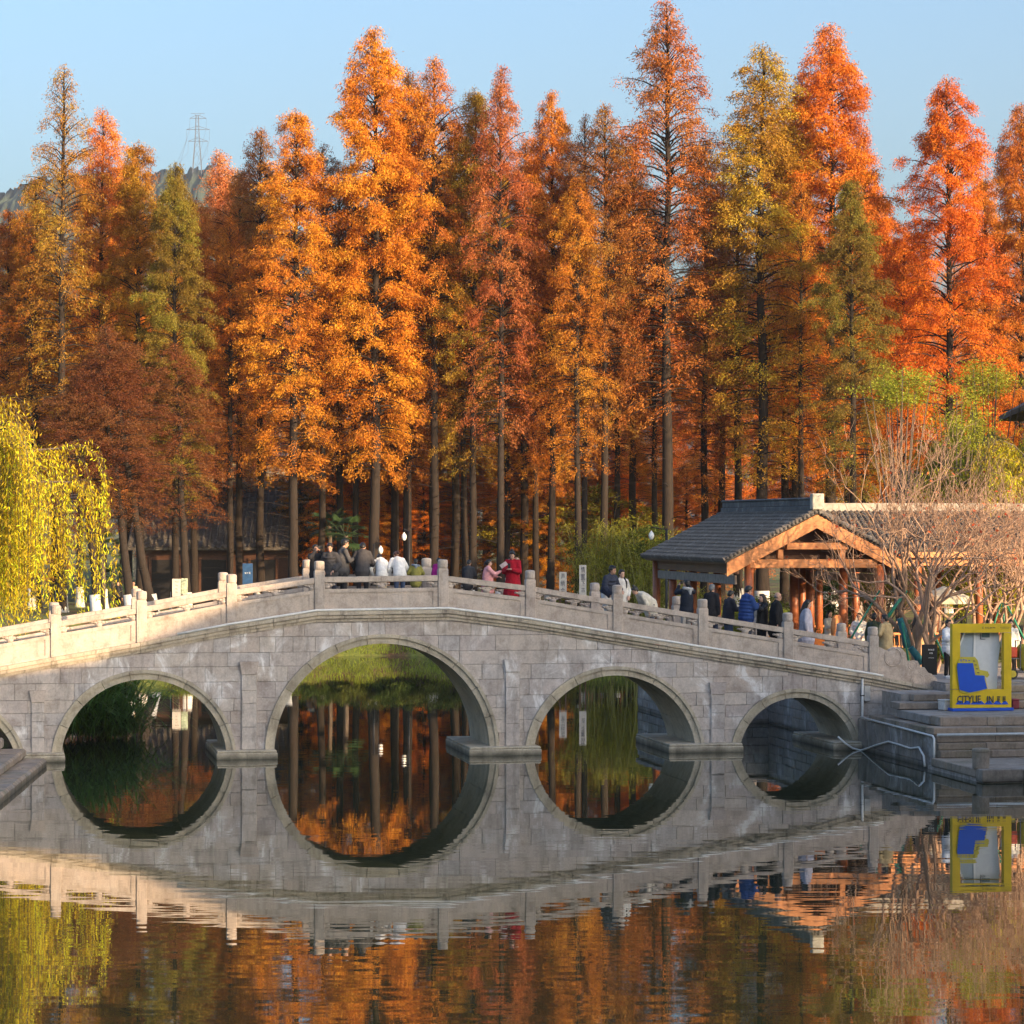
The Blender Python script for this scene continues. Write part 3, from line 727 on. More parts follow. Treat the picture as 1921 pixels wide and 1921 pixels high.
# lower trees leaning over the left shore with lime-washed feet
LE = {182: 'leaning brown redwood with lime-washed foot nearest the yellow willow', 247: 'leaning brown redwood with lime-washed foot beside the person in beige', 290: 'leaning brown redwood with lime-washed foot between beige person and notice boards', 352: 'upright brown redwood with lime-washed foot right of the notice boards'}
for px, tp, Y, ln, kd in ((182, 700, 134.5, .10, 'slim2'), (247, 640, 134.8, .13, 'tall'), (290, 600, 135.2, .16, 'slim2'), (352, 640, 138.5, .05, 'tall')):
    tree(kd, px, tp, Y, (.27, .10, .035), LE[px], 1.25, 'leaning trees on the left shore', lean=(0, -ln), white=True)
for px, Y in ((1552, 112), (1465, 118)):
    tree('tall', px, 120 if px > 1500 else 200, Y, BR, 'redwood with lime-washed foot seen between the pavilion columns', .7, 'lime-washed trees behind the pavilion', white=True) if False else None
# ---- weeping willows
def willow(seed, H, Rc, nst, leafs, lmin, lmax, cut=None, squash=1.0):
    rs = np.random.RandomState(seed); parts = []
    P = np.array([[0, 0, -.4], [.1, .05, H*.18], [.25, .1, H*.36], [.2, 0, H*.5]]); parts.append(tubes_np(P[None], np.array([[.32, .27, .22, .17]]), 9))
    nl = 34; tips = []
    az = np.arange(nl)*2.4+rs.randn(nl)*.3; rr = Rc*(0.15+.85*rs.rand(nl)); hh = H*(.80+.20*rs.rand(nl))*(1-.34*(rr/Rc)**2)
    S = np.linspace(0, 1, 7); LP = []
    for i in range(nl):
        a = P[3]*.9; b = np.array([np.cos(az[i])*rr[i], np.sin(az[i])*rr[i], hh[i]]); m = np.array([np.cos(az[i])*rr[i]*.45, np.sin(az[i])*rr[i]*.45, H*.5+(hh[i]-H*.5)*.85+.3])
        LP.append(np.array([a*(1-s)**2+2*m*s*(1-s)+b*s*s for s in S]))
    LP = np.array(LP); parts.append(tubes_np(LP, np.full((nl, 7), .085)*np.linspace(1.2, .25, 7), 6))
    # strands
    li = rs.randint(0, nl, nst); s = .45+.55*rs.rand(nst)
    st = np.stack([np.array([np.interp(s[k], S, LP[li[k]][:, d]) for d in range(3)]) for k in range(nst)])
    out = unit(np.stack([st[:, 0], st[:, 1], 0*s], -1)+rs.randn(nst, 3)*np.array([.5, .5, 0])); reach = .25+rs.rand(nst)*1.3; ln = lmin+(lmax-lmin)*rs.rand(nst)
    ln = np.minimum(ln, st[:, 2]-.9-rs.rand(nst)*1.2); ln = np.maximum(ln, .8)
    K = 8; T = np.linspace(0, 1, K)
    def sp(k, t): return st[k]+out[k]*(reach[k]*(1-(1-np.minimum(1, t*2.2))**2))[..., None]+np.array([0, 0, 1.])*(.30*np.sin(np.minimum(1, t*2.5)*np.pi)*reach[k]-ln[k]*t)[..., None]
    SP = np.stack([sp(np.arange(nst), np.full(nst, t)) for t in T], 1); parts.append(tubes_np(SP, np.full((nst, K), .0075), 3))
    V, Q = cat_mesh(parts); tr = arr_mesh('trunk', V, Q, smooth=True)
    nlv = np.maximum(10, (ln*leafs).astype(int)); k = np.repeat(np.arange(nst), nlv); m = len(k); t = rs.rand(m)
    c = sp(k, t)+rs.randn(m, 3)*(.05+.05*rs.rand(m))[:, None]; hang = unit(np.array([0, 0, -1.])+rs.randn(m, 3)*.55); a = hang*(.06+.045*rs.rand(m))[:, None]
    wv = unit(np.cross(hang, unit(rs.randn(m, 3))))*(.011+.009*rs.rand(m))[:, None]
    c = c+a; LV, LQ = diamonds(c, a, wv); sc = rs.rand(nst)
    cr = arr_mesh('crown', LV, LQ, {'tint': rs.rand(m), 'clump': np.clip(sc[k]*.7+.2*t+.1*rs.rand(m), 0, 1)}); pass
    return tr, cr
wt, wc = willow(21, 9.6, 5.2, 1500, 36, .8, 5.2)
wt.materials.append(M['bark_grey']); wc.materials.append(M['leaf'])
def put_willow(px, Y, s, label, col, rz, grp=None, zs=1.0, zb=None):
    X = (px-CX)/F*Y; o = empty('weeping_willow', (X, Y, gz(X, Y)-.05 if zb is None else zb), rz, label, 'tree', grp); o.scale = (s, s, s*zs); link('trunk', wt, o); c = link('crown', wc, o); c.color = (*col, 1); return o
put_willow(-150, 86.5, 1.03, 'bright yellow weeping willow at the left end of the bridge', (.70, .58, .025), 0.4)
put_willow(1890, 112, .80, 'yellow-green weeping willow behind the long gallery roof', (.62, .52, .022), 2.2)
put_willow(1985, 101, .92, 'yellow-green weeping willow at the right edge behind the bare trees', (.62, .54, .022), 4.1)
put_willow(1806, 122, .6, 'tall lime willow with trailing strands in front of the red-orange cone', (.42, .46, .03), 1.0, zs=1.75)

# ---- leafy bushes and small broadleaf trees: clumps of leaf faces on a branching frame
def leafy(seed, H, Rc, base, ntuft, per, ll, lw, flat=.6, spread=.35, stem=.12):
    rs = np.random.RandomState(seed); parts = []; nl = 12; S = np.linspace(0, 1, 5)
    az = np.arange(nl)*2.4+rs.randn(nl)*.4; rr = Rc*(.3+.65*rs.rand(nl)); hh = base+(H-base)*(.35+.6*rs.rand(nl))
    LP = np.array([[[np.cos(az[i])*rr[i]*s**1.2, np.sin(az[i])*rr[i]*s**1.2, hh[i]*s**.85] for s in S] for i in range(nl)])
    parts.append(tubes_np(LP, np.full((nl, 5), stem)*np.linspace(1, .15, 5), 6)); V, Q = cat_mesh(parts); tr = arr_mesh('trunk', V, Q, smooth=True)
    d = unit(rs.randn(ntuft, 3)); r = rs.rand(ntuft)**.42; tc = d*r[:, None]*np.array([Rc, Rc, (H-base)/2])+np.array([0, 0, (H+base)/2])
    tc[:, :2] *= (1+.25*np.sin(d[:, 2:3]*5+seed))
    k = np.repeat(np.arange(ntuft), per); m = len(k); c = tc[k]+rs.randn(m, 3)*spread*np.array([1, 1, flat])
    ax = unit(rs.randn(m, 3)*np.array([1, 1, .6])+np.array([0, 0, -.25])); a = ax*(ll*(.7+.6*rs.rand(m)))[:, None]; wv = unit(np.cross(ax, unit(rs.randn(m, 3))))*(lw*(.7+.6*rs.rand(m)))[:, None]
    LV, LQ = diamonds(c, a, wv); sc = rs.rand(ntuft); return tr, arr_mesh('crown', LV, LQ, {'tint': rs.rand(m), 'clump': np.clip(sc[k]*.8+.2*rs.rand(m), 0, 1)})
bush = leafy(31, 1.5, 1.1, .1, 120, 60, .05, .022, spread=.13, stem=.03)
small = leafy(32, 6.0, 2.6, 2.6, 90, 130, .085, .028, flat=.35, spread=.30, stem=.09)
lime_a = leafy(33, 10.6, 1.5, 8.9, 34, 110, .07, .018, flat=.5, spread=.30, stem=.07)
lime_b = leafy(34, 9.8, 1.3, 7.0, 34, 100, .07, .018, flat=.8, spread=.30, stem=.06)
for a in (bush, small, lime_a, lime_b): a[0].materials.append(M['bark_grey']); a[1].materials.append(M['leaf_green'])
def put(pr, name, x, y, s, col, label, cat, grp=None, zs=1.0, zb=None):
    o = empty(name, (x, y, (gz(x, y)-.03) if zb is None else zb), rt.uniform(0, 6), label, cat, grp); o.scale = (s, s, s*zs); link('trunk', pr[0], o); c = link('crown', pr[1], o); c.color = (*col, 1); return o
def pX(px, Y): return (px-CX)/F*Y
put(lime_a, 'lime_tree', pX(1688, 104), 104, 1.0, (.36, .38, .035), 'small tree with a flat lime green crown above the bare branches', 'tree')
put(lime_b, 'lime_tree', pX(1795, 106), 106, 1.0, (.34, .35, .03), 'second lime green tree, lower, in front of the red-orange cone', 'tree')
put(lime_a, 'lime_tree', pX(1855, 112), 112, .98, (.34, .34, .03), 'small lime green tuft at the foot of the red-orange cone', 'tree', zs=1.08)
for px, Y, s, col, lb in ((1130, 150, 1.1, (.30, .26, .02), 'yellow-green leafy tree between the redwood stems left of the pavilion'), (1215, 138, .75, (.10, .14, .018), 'dark green leafy tree at the left corner of the pavilion'), (1180, 139, .6, (.16, .19, .02), 'olive leafy tree behind the calligraphy boards'),
                          (1420, 122, .8, (.24, .24, .02), 'sunlit yellow-green tree seen under the pavilion roof'), (1560, 125, .85, (.12, .16, .02), 'dark green tree behind the pavilion columns'), (1650, 112, .7, (.34, .26, .02), 'golden leafy tree behind the pavilion benches'), (1750, 115, .95, (.36, .28, .02), 'golden leafy tree behind the gallery'), (1860, 112, .9, (.36, .32, .02), 'yellow leafy tree behind the gallery end'),
                          (640, 160, 1.2, (.03, .05, .02), 'dark evergreen tree behind the men on the bridge'), (560, 165, 1.2, (.035, .05, .02), 'dark evergreen tree beside the shop'), (980, 152, .9, (.33, .25, .02), 'yellow leafy tree between the stems behind the red coat')):
    put(small, 'leafy_tree', pX(px, Y), Y, s, col, lb, 'tree')
for px, Y, s in ((660, 136, .9), (700, 136.5, .8), (745, 135.6, 1.0), (790, 135.8, 1.1), (600, 136, .8), (850, 136, .9), (1050, 136.5, .9), (480, 134.5, .8), (400, 133, .9)):
    put(bush, 'shore_shrub', pX(px, Y), Y, s, rt.choice([(.13, .15, .025), (.20, .19, .03), (.08, .12, .02)]), 'low green shrub on the grassy far shore', 'shrub', 'shrubs on the far shore')
for u, v, s in ((12.6, 12.2, .7), (13.6, 12.8, .8), (15.5, 9.4, .6), (17.0, 9.6, .7), (18.2, 9.2, .6)):
    p = uv2w(u, v); put(bush, 'hedge_shrub', p.x, p.y, s, (.16, .20, .02), 'clipped yellow-green shrub beside the pavilion', 'shrub', 'shrubs beside the pavilion')
# reeds hanging over the water beside the left arch
def reed(seed, n=900, Lb=1.3):
    rs = np.random.RandomState(seed); p = np.stack([rs.randn(n)*.55, rs.randn(n)*.45, rs.rand(n)*.5], -1); az = rs.rand(n)*6.28; L = Lb*(.5+rs.rand(n)); K = 5; S = np.linspace(0, 1, K)
    lean = .35+.7*rs.rand(n); d = np.stack([np.cos(az), np.sin(az), 0*az], -1)
    C_ = np.stack([p+d*(L*lean*s)[:, None]+np.array([0, 0, 1.])*(L*(1.05*s-1.0*lean*s*s))[:, None] for s in S], 1)
    wd = np.cross(d, np.array([0, 0, 1.])); ww = .016*np.array([.6, 1, 1, .7, .1])
    A = C_+wd[:, None]*ww[None, :, None]; B = C_-wd[:, None]*ww[None, :, None]; V = np.stack([A, B], 2).reshape(-1, 3); idx = np.arange(n*K*2).reshape(n, K, 2)
    Q = np.stack([idx[:, :-1, 0], idx[:, 1:, 0], idx[:, 1:, 1], idx[:, :-1, 1]], -1).reshape(-1, 4); return arr_mesh('blades', V, Q, {'tint': np.repeat(rs.rand(n), K-1), 'clump': np.repeat(rs.rand(n), K-1)})
rm = reed(41); rm.materials.append(M['leaf_green'])
for x, y, z, s, lb in ((-13.0, 81.5, .1, 1.35, 'tallest clump of green reeds under the left arch'), (-12.9, 84.5, .3, 1.5, 'green reeds leaning over the water behind the left arch'), (-14.0, 83.2, .9, 1.4, 'green reeds high on the left bank under the willow'), (-12.1, 82.4, -.1, 1.0, 'small outermost reed clump in the water at the left arch')):
    o = link('reed_clump', rm); o.location = (x, y, z); o.scale = (s, s, s); o.rotation_euler.z = rt.uniform(0, 6); o.color = (.12, .22, .035, 1); tag(o, lb, 'reeds')
# grass on the far bank
def grass():
    rs = np.random.RandomState(9); n = 26000; X = rs.uniform(-17, 15, n); Y = rs.uniform(133.4, 141, n); Z = ground_h(X, Y); k = Z > .02; X, Y, Z = X[k], Y[k], Z[k]; n = len(X)
    p = np.stack([X, Y, Z-.02], -1); t = np.stack([rs.randn(n)*.10, rs.randn(n)*.10, .12+.22*rs.rand(n)], -1); wd = np.stack([.012+.012*rs.rand(n), 0*X, 0*X], -1)
    V = np.stack([p-wd, p+wd, p+t], 1).reshape(-1, 3); return arr_mesh('grass', V, np.arange(3*n).reshape(n, 3), {'tint': rs.rand(n), 'clump': rs.rand(n)})
go = link('grass', grass(), None, M['leaf_green']); go.color = (.24, .30, .035, 1); tag(go, 'short green and yellow grass on the far bank', 'grass', kind='stuff')
# ---------------------------------------------------------------- quay, terrace and steps on the right, landing on the left
def wood_mat(name, a, b, rough=.55):
    t = NT(name); w_ = t.obj(); n = t.noise(t.scaled(w_, (1.5, 1.5, 9)), 3.0, 6, .65, .5); n2 = t.noise(t.world(), 1.4, 4)
    c = t.mix(t.ramp(n, [(.3, 0), (.7, 1)]), a, b); t.col(t.mix(.5, c, t.ramp(n2, [(.3, (.65, .6, .55)), (.7, (1.15, 1.12, 1.1))]), 'MULTIPLY')); t.rough(rough); t.bump(n, .25, .01); return t.m
M['wood'] = wood_mat('orange_timber', (.56, .20, .062), (.70, .30, .105)); M['wood_dark'] = wood_mat('dark_timber', (.07, .03, .018), (.14, .06, .03)); M['column'] = wood_mat('column_timber', (.30, .085, .03), (.44, .14, .05), .4)
M['tile'] = stone_mat('roof_tile', [(.095, .085, .075), (.135, .12, .105), (.11, .10, .09)], .15, .4, scale=2.0)
M['ridge'] = stone_mat('ridge_brick', [(.10, .105, .11), (.14, .14, .145)], .2, .5)
quay = empty('quay_wall', P0, TH, 'dark coursed stone quay wall behind the right arches', 'wall')
def course_wall(parent, name, p, q, z0, z1, mat, lmin=.6, lmax=1.1, hmin=.26, hmax=.34, thick=.35, seed=0, batter=0):
    """stones of a wall from p to q (u,v); the face looks to the right-hand side when walking from p to q"""
    rr = random.Random(seed); d = Vector((q[0]-p[0], q[1]-p[1])); L = d.length; ang = math.atan2(d.y, d.x); z = z0
    Mx = Matrix.Translation((p[0], p[1], 0))@Matrix.Rotation(ang, 4, 'Z')
    while z < z1-.02:
        zt = min(z1, z+rr.uniform(hmin, hmax)); zt = z1 if z1-zt < .12 else zt; a = -.0
        while a < L-.01:
            b = min(L, a+rr.uniform(lmin, lmax)); b = L if L-b < .25 else b; mb = MB(); j = rr.uniform(0, .02)
            mb.box((a+.005, -j, z+.004), (b-.005, thick, zt-.004), Mx, ch=.012); mb.build(name, mat, parent); a = b
        z = zt
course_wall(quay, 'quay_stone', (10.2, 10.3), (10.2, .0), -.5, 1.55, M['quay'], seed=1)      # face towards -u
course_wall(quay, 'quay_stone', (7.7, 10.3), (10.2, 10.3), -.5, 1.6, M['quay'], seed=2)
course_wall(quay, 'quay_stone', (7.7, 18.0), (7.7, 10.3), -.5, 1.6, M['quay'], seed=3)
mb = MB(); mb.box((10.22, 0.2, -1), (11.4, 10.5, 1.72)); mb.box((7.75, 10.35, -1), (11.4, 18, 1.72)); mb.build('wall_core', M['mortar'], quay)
for a, b in (((7.62, 10.22), (10.5, 10.62)), ((7.62, 10.63), (8.05, 18.0)), ((10.12, 0.42), (10.55, 10.21))):
    n = int(max(b[0]-a[0], b[1]-a[1])/1.2)+1
    for i in range(n):
        mb = MB()
        if b[0]-a[0] > b[1]-a[1]: mb.box((a[0]+(b[0]-a[0])*i/n+.004, a[1], 1.722), (a[0]+(b[0]-a[0])*(i+1)/n-.004, b[1], 1.86), ch=.012)
        else: mb.box((a[0], a[1]+(b[1]-a[1])*i/n+.004, 1.722), (b[0], a[1]+(b[1]-a[1])*(i+1)/n-.004, 1.86), ch=.012)
        mb.build('coping_stone', M['quay'], quay)
terrace = empty('lakeside_terrace', P0, TH, 'stepped stone terrace and landing at the right end of the bridge', 'terrace')
def slab_field(parent, name, u0, u1, v0, v1, z0, z1, mat, su=1.4, sv=None, seed=0, ch=.018):
    rr = random.Random(seed); nv = max(1, round((v1-v0)/(sv or (v1-v0))))
    for j in range(nv):
        va, vb = v0+(v1-v0)*j/nv, v0+(v1-v0)*(j+1)/nv; a = u0; first = True
        while a < u1-.01:
            b = min(u1, a+su*rr.uniform(.75, 1.25)*(.6 if first and j % 2 else 1)); b = u1 if u1-b < .35 else b; first = False; mb = MB(); k = rr.uniform(-.006, .006)
            mb.box((a+.004, va+.004, z0), (b-.004, vb-.004, z1+k), ch=ch); mb.build(name, mat, parent); a = b
UE = 17.0
# lower landing over the water with its kerb stones
slab_field(terrace, 'landing_slab', 9.75, UE, -10.6, -10.15, .02, .33, M['step'], 1.3, None, 1); slab_field(terrace, 'landing_slab', 9.75, UE, -10.14, -6.8, .10, .31, M['step'], 1.2, 1.1, 2)
mb = MB(); mb.box((9.80, -10.55, -1), (UE, -6.4, .098)); mb.build('landing_core', M['mortar'], terrace)
course_wall(terrace, 'quay_stone', (9.77, -6.8), (9.77, -10.58), -.35, .10, M['quay'], seed=7, thick=.03) if False else None
# risers between landing and terrace
slab_field(terrace, 'step_stone', 9.95, UE, -6.95, -6.45, .312, .50, M['step'], 1.6, None, 3); slab_field(terrace, 'step_stone', 9.95, UE, -6.80, -6.30, .504, .69, M['step'], 1.5, None, 4); slab_field(terrace, 'step_stone', 9.95, UE, -6.68, -6.2, .694, .87, M['step'], 1.5, None, 5)
mb = MB(); mb.box((10.02, -6.4, -1), (UE, 0, .88)); mb.build('terrace_core', M['mortar'], terrace)
course_wall(terrace, 'quay_stone', (9.92, -.05), (9.92, -6.45), -.5, .87, M['quay'], seed=8, thick=.1, lmin=.35, lmax=.6, hmin=.6, hmax=.75)
slab_field(terrace, 'terrace_slab', 9.90, UE, -6.55, -5.9, .885, 1.06, M['step'], 1.5, None, 6); slab_field(terrace, 'terrace_slab', 9.88, UE, -5.89, -1.1, .885, 1.045, M['step'], 1.4, 1.2, 7)
slab_field(terrace, 'terrace_slab', 10.25, UE, -6.05, -5.3, 1.064, 1.30, M['step'], 1.5, None, 8); slab_field(terrace, 'terrace_slab', 10.2, UE, -5.29, -2.6, 1.064, 1.29, M['paving'], 1.3, 0.9, 9)
slab_field(terrace, 'step_stone', 10.15, UE, -3.0, -2.2, 1.305, 1.485, M['step'], 1.6, None, 10); slab_field(terrace, 'step_stone', 10.75, UE, -2.45, -1.6, 1.49, 1.675, M['step'], 1.6, None, 11)
slab_field(terrace, 'step_stone', 12.6, UE, -1.9, -1.0, 1.68, 1.865, M['step'], 1.6, None, 12)
mb = MB(); mb.box((10.5, -2.1, .88), (UE, -.42, 1.67)); mb.box((12.1, -1.2, 1.0), (UE+6, 10, 1.86)); mb.build('plaza_core', M['mortar'], terrace)
slab_field(terrace, 'plaza_slab', 12.15, UE+6, -.99, 9.6, 1.862, 1.90, M['paving'], 1.2, .9, 13, .006)
# round mooring stone
bo = MB(); bo.sm = False; ub, vb_ = pz(1840, 1441, .33)
bo.lathe([(.20, 0), (.21, .02), (.215, .40), (.225, .42), (.225, .46), (.20, .49), (.12, .50)], 20); o = bo.build('mooring_stone', M['step']); o.location = uv2w(ub, vb_, .325); tag(o, 'stubby round stone bollard on the lower landing', 'bollard')
# white water pipes on the terrace edge and the loose hose
wp = bpy.data.materials['white_plastic']
mb = MB(); mb.sm = True; mb.tube([(9.86, -.5, .93), (9.86, -6.62, .86), (9.86, -6.72, .80), (9.86, -6.74, .1)], .03, 8); o = mb.build('water_pipe', wp, None); o.location = P0; o.rotation_euler.z = TH; tag(o, 'pale water pipe running along the terrace side wall and down its corner', 'pipe')
mb = MB(); mb.sm = True; mb.tube([(9.92, -6.80, .90), (UE, -6.80, .90)], .034, 8); o = mb.build('water_pipe', wp, None); o.location = P0; o.rotation_euler.z = TH; tag(o, 'straight white pipe along the front edge of the terrace', 'pipe')
hp = [(1572,1382),(1585,1394),(1600,1404),(1622,1410),(1645,1406),(1662,1398),(1680,1391),(1695,1397),(1710,1404),(1724,1402),(1733,1418),(1735,1438)]
mb = MB(); mb.sm = True; H3 = []
for a, b in hp:
    u_, z_ = pv(a, b, -.5 if a < 1640 else -.5-(a-1640)/100*6.3); H3.append((min(u_, 9.84), -.5 if a < 1640 else -.5-(a-1640)/100*6.3, max(z_, .0)))
mb.tube(H3, .028, 8); o = mb.build('hose', wp, None); o.location = P0; o.rotation_euler.z = TH; tag(o, 'loose pale hose sagging along the terrace wall into the water', 'hose')
# left landing
land = empty('stone_landing', uv2w(-12.87, -3.1), TH-math.radians(6.7), 'worn stone steps down to the water at the left end of the bridge', 'steps')
slab_field(land, 'step_stone', -6.5, .0, -12.5, 1.7, -.35, .20, M['step'], 1.5, 1.15, 21, .07); slab_field(land, 'step_stone', -6.5, -.55, -12.5, 1.8, .21, .44, M['step'], 1.5, 1.4, 22, .05); slab_field(land, 'step_stone', -6.5, -1.15, -12.5, 2.0, .445, .72, M['step'], 1.4, 1.5, 23, .05)
# ---------------------------------------------------------------- pavilion with tiled gable roof
def tile_slope(mb, Mx, width, length, pitch_step=.21, rowlen=.23, th=.035):
    """rows of barrel tiles: x along the eave (0..width), y up the slope (0..length), z out of the slope"""
    n = max(2, int(width/pitch_step)); ps = width/n; k = max(2, int(length/rowlen)); rl = length/k
    mb.box((0, 0, -.05), (width, length, .0), Mx)
    for i in range(n+1):
        x = i*ps; r = ps*.40
        for j in range(k):
            y0, y1 = j*rl-.02, (j+1)*rl; z0, z1 = .028, .006; vs = []; 
            for y, z, rr in ((y0, z0, r*1.08), (y1, z1, r*.92)):
                for q in range(5):
                    a = math.pi*q/4; vs.append(Mx@Vector((x-rr*math.cos(a), y, z+rr*1.35*math.sin(a))))
            mb.add(vs, [(q, q+1, 5+q+1, 5+q) for q in range(4)]+[(4, 3, 2, 1, 0)])
    for i in range(n):
        x = (i+.5)*ps
        for j in range(k):
            y0, y1 = j*rl-.03, (j+1)*rl; mb.add([Mx@Vector(p) for p in ((x-ps*.28, y0, .030), (x, y0, .012), (x+ps*.28, y0, .030), (x-ps*.28, y1, .012), (x, y1, -.006+.01), (x+ps*.28, y1, .012))], [(0, 1, 4, 3), (1, 2, 5, 4)])
VP = 10.5; LEN = 11.6
ul_, zl_ = pv(1366, 1052, VP); ur_, zr_ = pv(1700, 1052, VP); ua, za = pv(1533, 962, VP)
pav = empty('pavilion', uv2w(ua, VP, 1.86), TH, 'open timber pavilion with orange gable and grey tiled roof beside the bridge', 'pavilion')
hw = (ur_-ul_)/2; ez = zl_-1.86; rz_ = za-1.86; sl = math.hypot(hw, rz_-ez); pa = math.atan2(rz_-ez, hw)
# left slope frame: origin at near end of the left eave, x to the back, y up
ML = Matrix.Translation((-hw-.10, LEN, ez-.02))@Matrix(((0, math.cos(pa), -math.sin(pa), 0), (-1, 0, 0, 0), (0, math.sin(pa), math.cos(pa), 0), (0, 0, 0, 1)))
MR = Matrix.Translation((hw+.10, 0, ez-.02))@Matrix(((0, -math.cos(pa), math.sin(pa), 0), (1, 0, 0, 0), (0, math.sin(pa), math.cos(pa), 0), (0, 0, 0, 1)))
rf = MB(); rf.box((-hw, .02, ez-.12), (-hw+.04, LEN-.02, ez-.02)); rf.box((hw-.04, .02, ez-.12), (hw, LEN-.02, ez-.02)); roof = rf.build('roof_board', M['wood_dark'], pav)
for MM in (ML, MR):
    t_ = MB(); tile_slope(t_, MM, LEN, sl+.10); to = t_.build('roof_tiles', M['tile'], roof); to['kind'] = 'stuff'
# gable edge tiles
for s_ in (-1, 1):
    k = 24
    for i in range(k):
        f = (i+.5)/k; x = s_*(hw+.1)*(1-f); z = ez+(rz_-ez)*f; mb = MB(); mb.sm = True
        mb.tube([(x, -.10, z+.045), (x, .24, z+.045)], .058, 8); mb.build('edge_tile', M['tile'], roof)
rg = MB(); rg.box((-.16, .0, rz_+.02), (.16, LEN, rz_+.22), ch=.02); rg.box((-.11, .02, rz_+.222), (.11, LEN-.02, rz_+.42), ch=.02); rg.box((-.15, .0, rz_+.422), (.15, LEN, rz_+.50), ch=.03)
ro = rg.build('roof_ridge', M['ridge'], roof); fb = MB(); fb.box((-.20, -.12, rz_+.1), (.20, .16, rz_+.62), ch=.03); fb.build('ridge_end_block', plain('ridge_end', (.42, .40, .34), .9), ro)
def slope_board(side, w, v0, v1, dz=0.0, ext=.0):
    mb = MB(); x0, x1 = side*(hw+ext), 0.0; z0, z1 = ez-.05+dz-ext*math.tan(pa), rz_-.05+dz; P = [(x0, z0-w), (x1, z1-w), (x1, z1), (x0, z0)]
    if side > 0: P = P[::-1]
    mb.prism(P, v0, v1); return mb
for s_ in (-1, 1): slope_board(s_, .44, .0, .07, ext=.02).build('bargeboard', M['wood'], pav)
def beam(px0, px1, py0, py1, v0, v1, name='beam', mat='wood'):
    a, b = pv(px0, py1, VP+v0), pv(px1, py0, VP+v0); mb = MB(); mb.box((a[0]-ua, v0, a[1]-1.86), (b[0]-ua, v1, b[1]-1.86), ch=.015); return mb.build(name, M[mat], pav)
beam(1407, 1646, 1049, 1066, .12, .38, 'tie_beam'); beam(1476, 1590, 1018, 1031, .14, .36, 'collar_beam'); beam(1459, 1470, 1031, 1048.6, .16, .34, 'queen_post'); beam(1575, 1586, 1031, 1048.6, .16, .34, 'queen_post')
mb = MB(); mb.prism([(-hw*.9, ez-.05), (hw*.9, ez-.05), (0, rz_-.2)], .9, .95); mb.build('gable_wall', M['wood_dark'], pav)
colv = [(1405, .28, .15), (1490, 3.6, .15), (1505, 6.5, .13), (1520, 3.5, .15), (1582, .9, .15), (1650, .28, .15), (1262, 9.8, .14), (1300, 7.5, .14), (1345, 4.2, .14)]
zt_ = ez-.02
for px, dv, r in colv:
    u_ = pv(px, 1100, VP+dv)[0]-ua; mb = MB(); mb.sm = True; mb.tube([(u_, dv, .18), (u_, dv, zt_)], r, 14); c_ = mb.build('column', M['column'], pav)
    mb = MB(); mb.lathe([(r*1.6, 0), (r*1.7, .08), (r*1.3, .2)], 14, Matrix.Translation((u_, dv, 0))); mb.build('column_base', M['rail_stone'], c_)
for u_ in (-hw+.35, hw-.35):
    for dv in (LEN-.3,):
        mb = MB(); mb.sm = True; mb.tube([(u_, dv, .0), (u_, dv, zt_)], .14, 14); mb.build('column', M['column'], pav)
for s_ in (-1, 1):
    mb = MB(); mb.box((s_*(hw-.42)-.07, .4, zt_-.42), (s_*(hw-.42)+.07, LEN-.3, zt_-.1), ch=.01); mb.build('purlin', M['wood_dark'], pav)
    mb = MB(); mb.box((s_*(hw-.40)-.04, .5, zt_-.75), (s_*(hw-.40)+.04, LEN-.4, zt_-.46), ch=.01); mb.build('lattice_board', plain('faded_board', (.26, .22, .19), .8), pav)
mb = MB(); mb.box((-hw+.2, 0, -.3), (hw-.2, LEN, .0), ch=.02); mb.build('plinth', M['step'], pav)
# railing benches round the pavilion floor
def bench(u0, u1, v, lab):
    b_ = empty('railing_bench', uv2w(u0, v, 1.86), TH, lab, 'bench'); L = u1-u0
    mb = MB(); mb.box((0, -.18, .40), (L, .18, .46), ch=.01); mb.build('seat', M['wood'], b_); mb = MB(); mb.box((0, .20, .80), (L, .26, .88), ch=.015); mb.build('top_rail', M['wood'], b_)
    n = int(L/.16)
    for i in range(n+1):
        mb = MB(); mb.tube([(L*i/n, .17, .46), (L*i/n+.0, .23, .80)], .018, 6); mb.build('slat', M['wood'], b_)
    for x in (.1, L/2, L-.1):
        mb = MB(); mb.box((x-.05, -.15, 0), (x+.05, .15, .40), ch=.01); mb.build('leg', M['wood_dark'], b_)
ub0 = pv(1528, 1190, 11.4)[0]; bench(ub0, pv(1640, 1190, 11.4)[0], 11.3, 'orange slatted railing bench under the pavilion gable'); bench(pv(1672, 1190, 13)[0], pv(1790, 1190, 13)[0], 13.0, 'orange slatted railing bench behind the bare trees'); bench(ub0, pv(1660, 1190, 20)[0], 20.2, 'far slatted bench at the back of the pavilion')
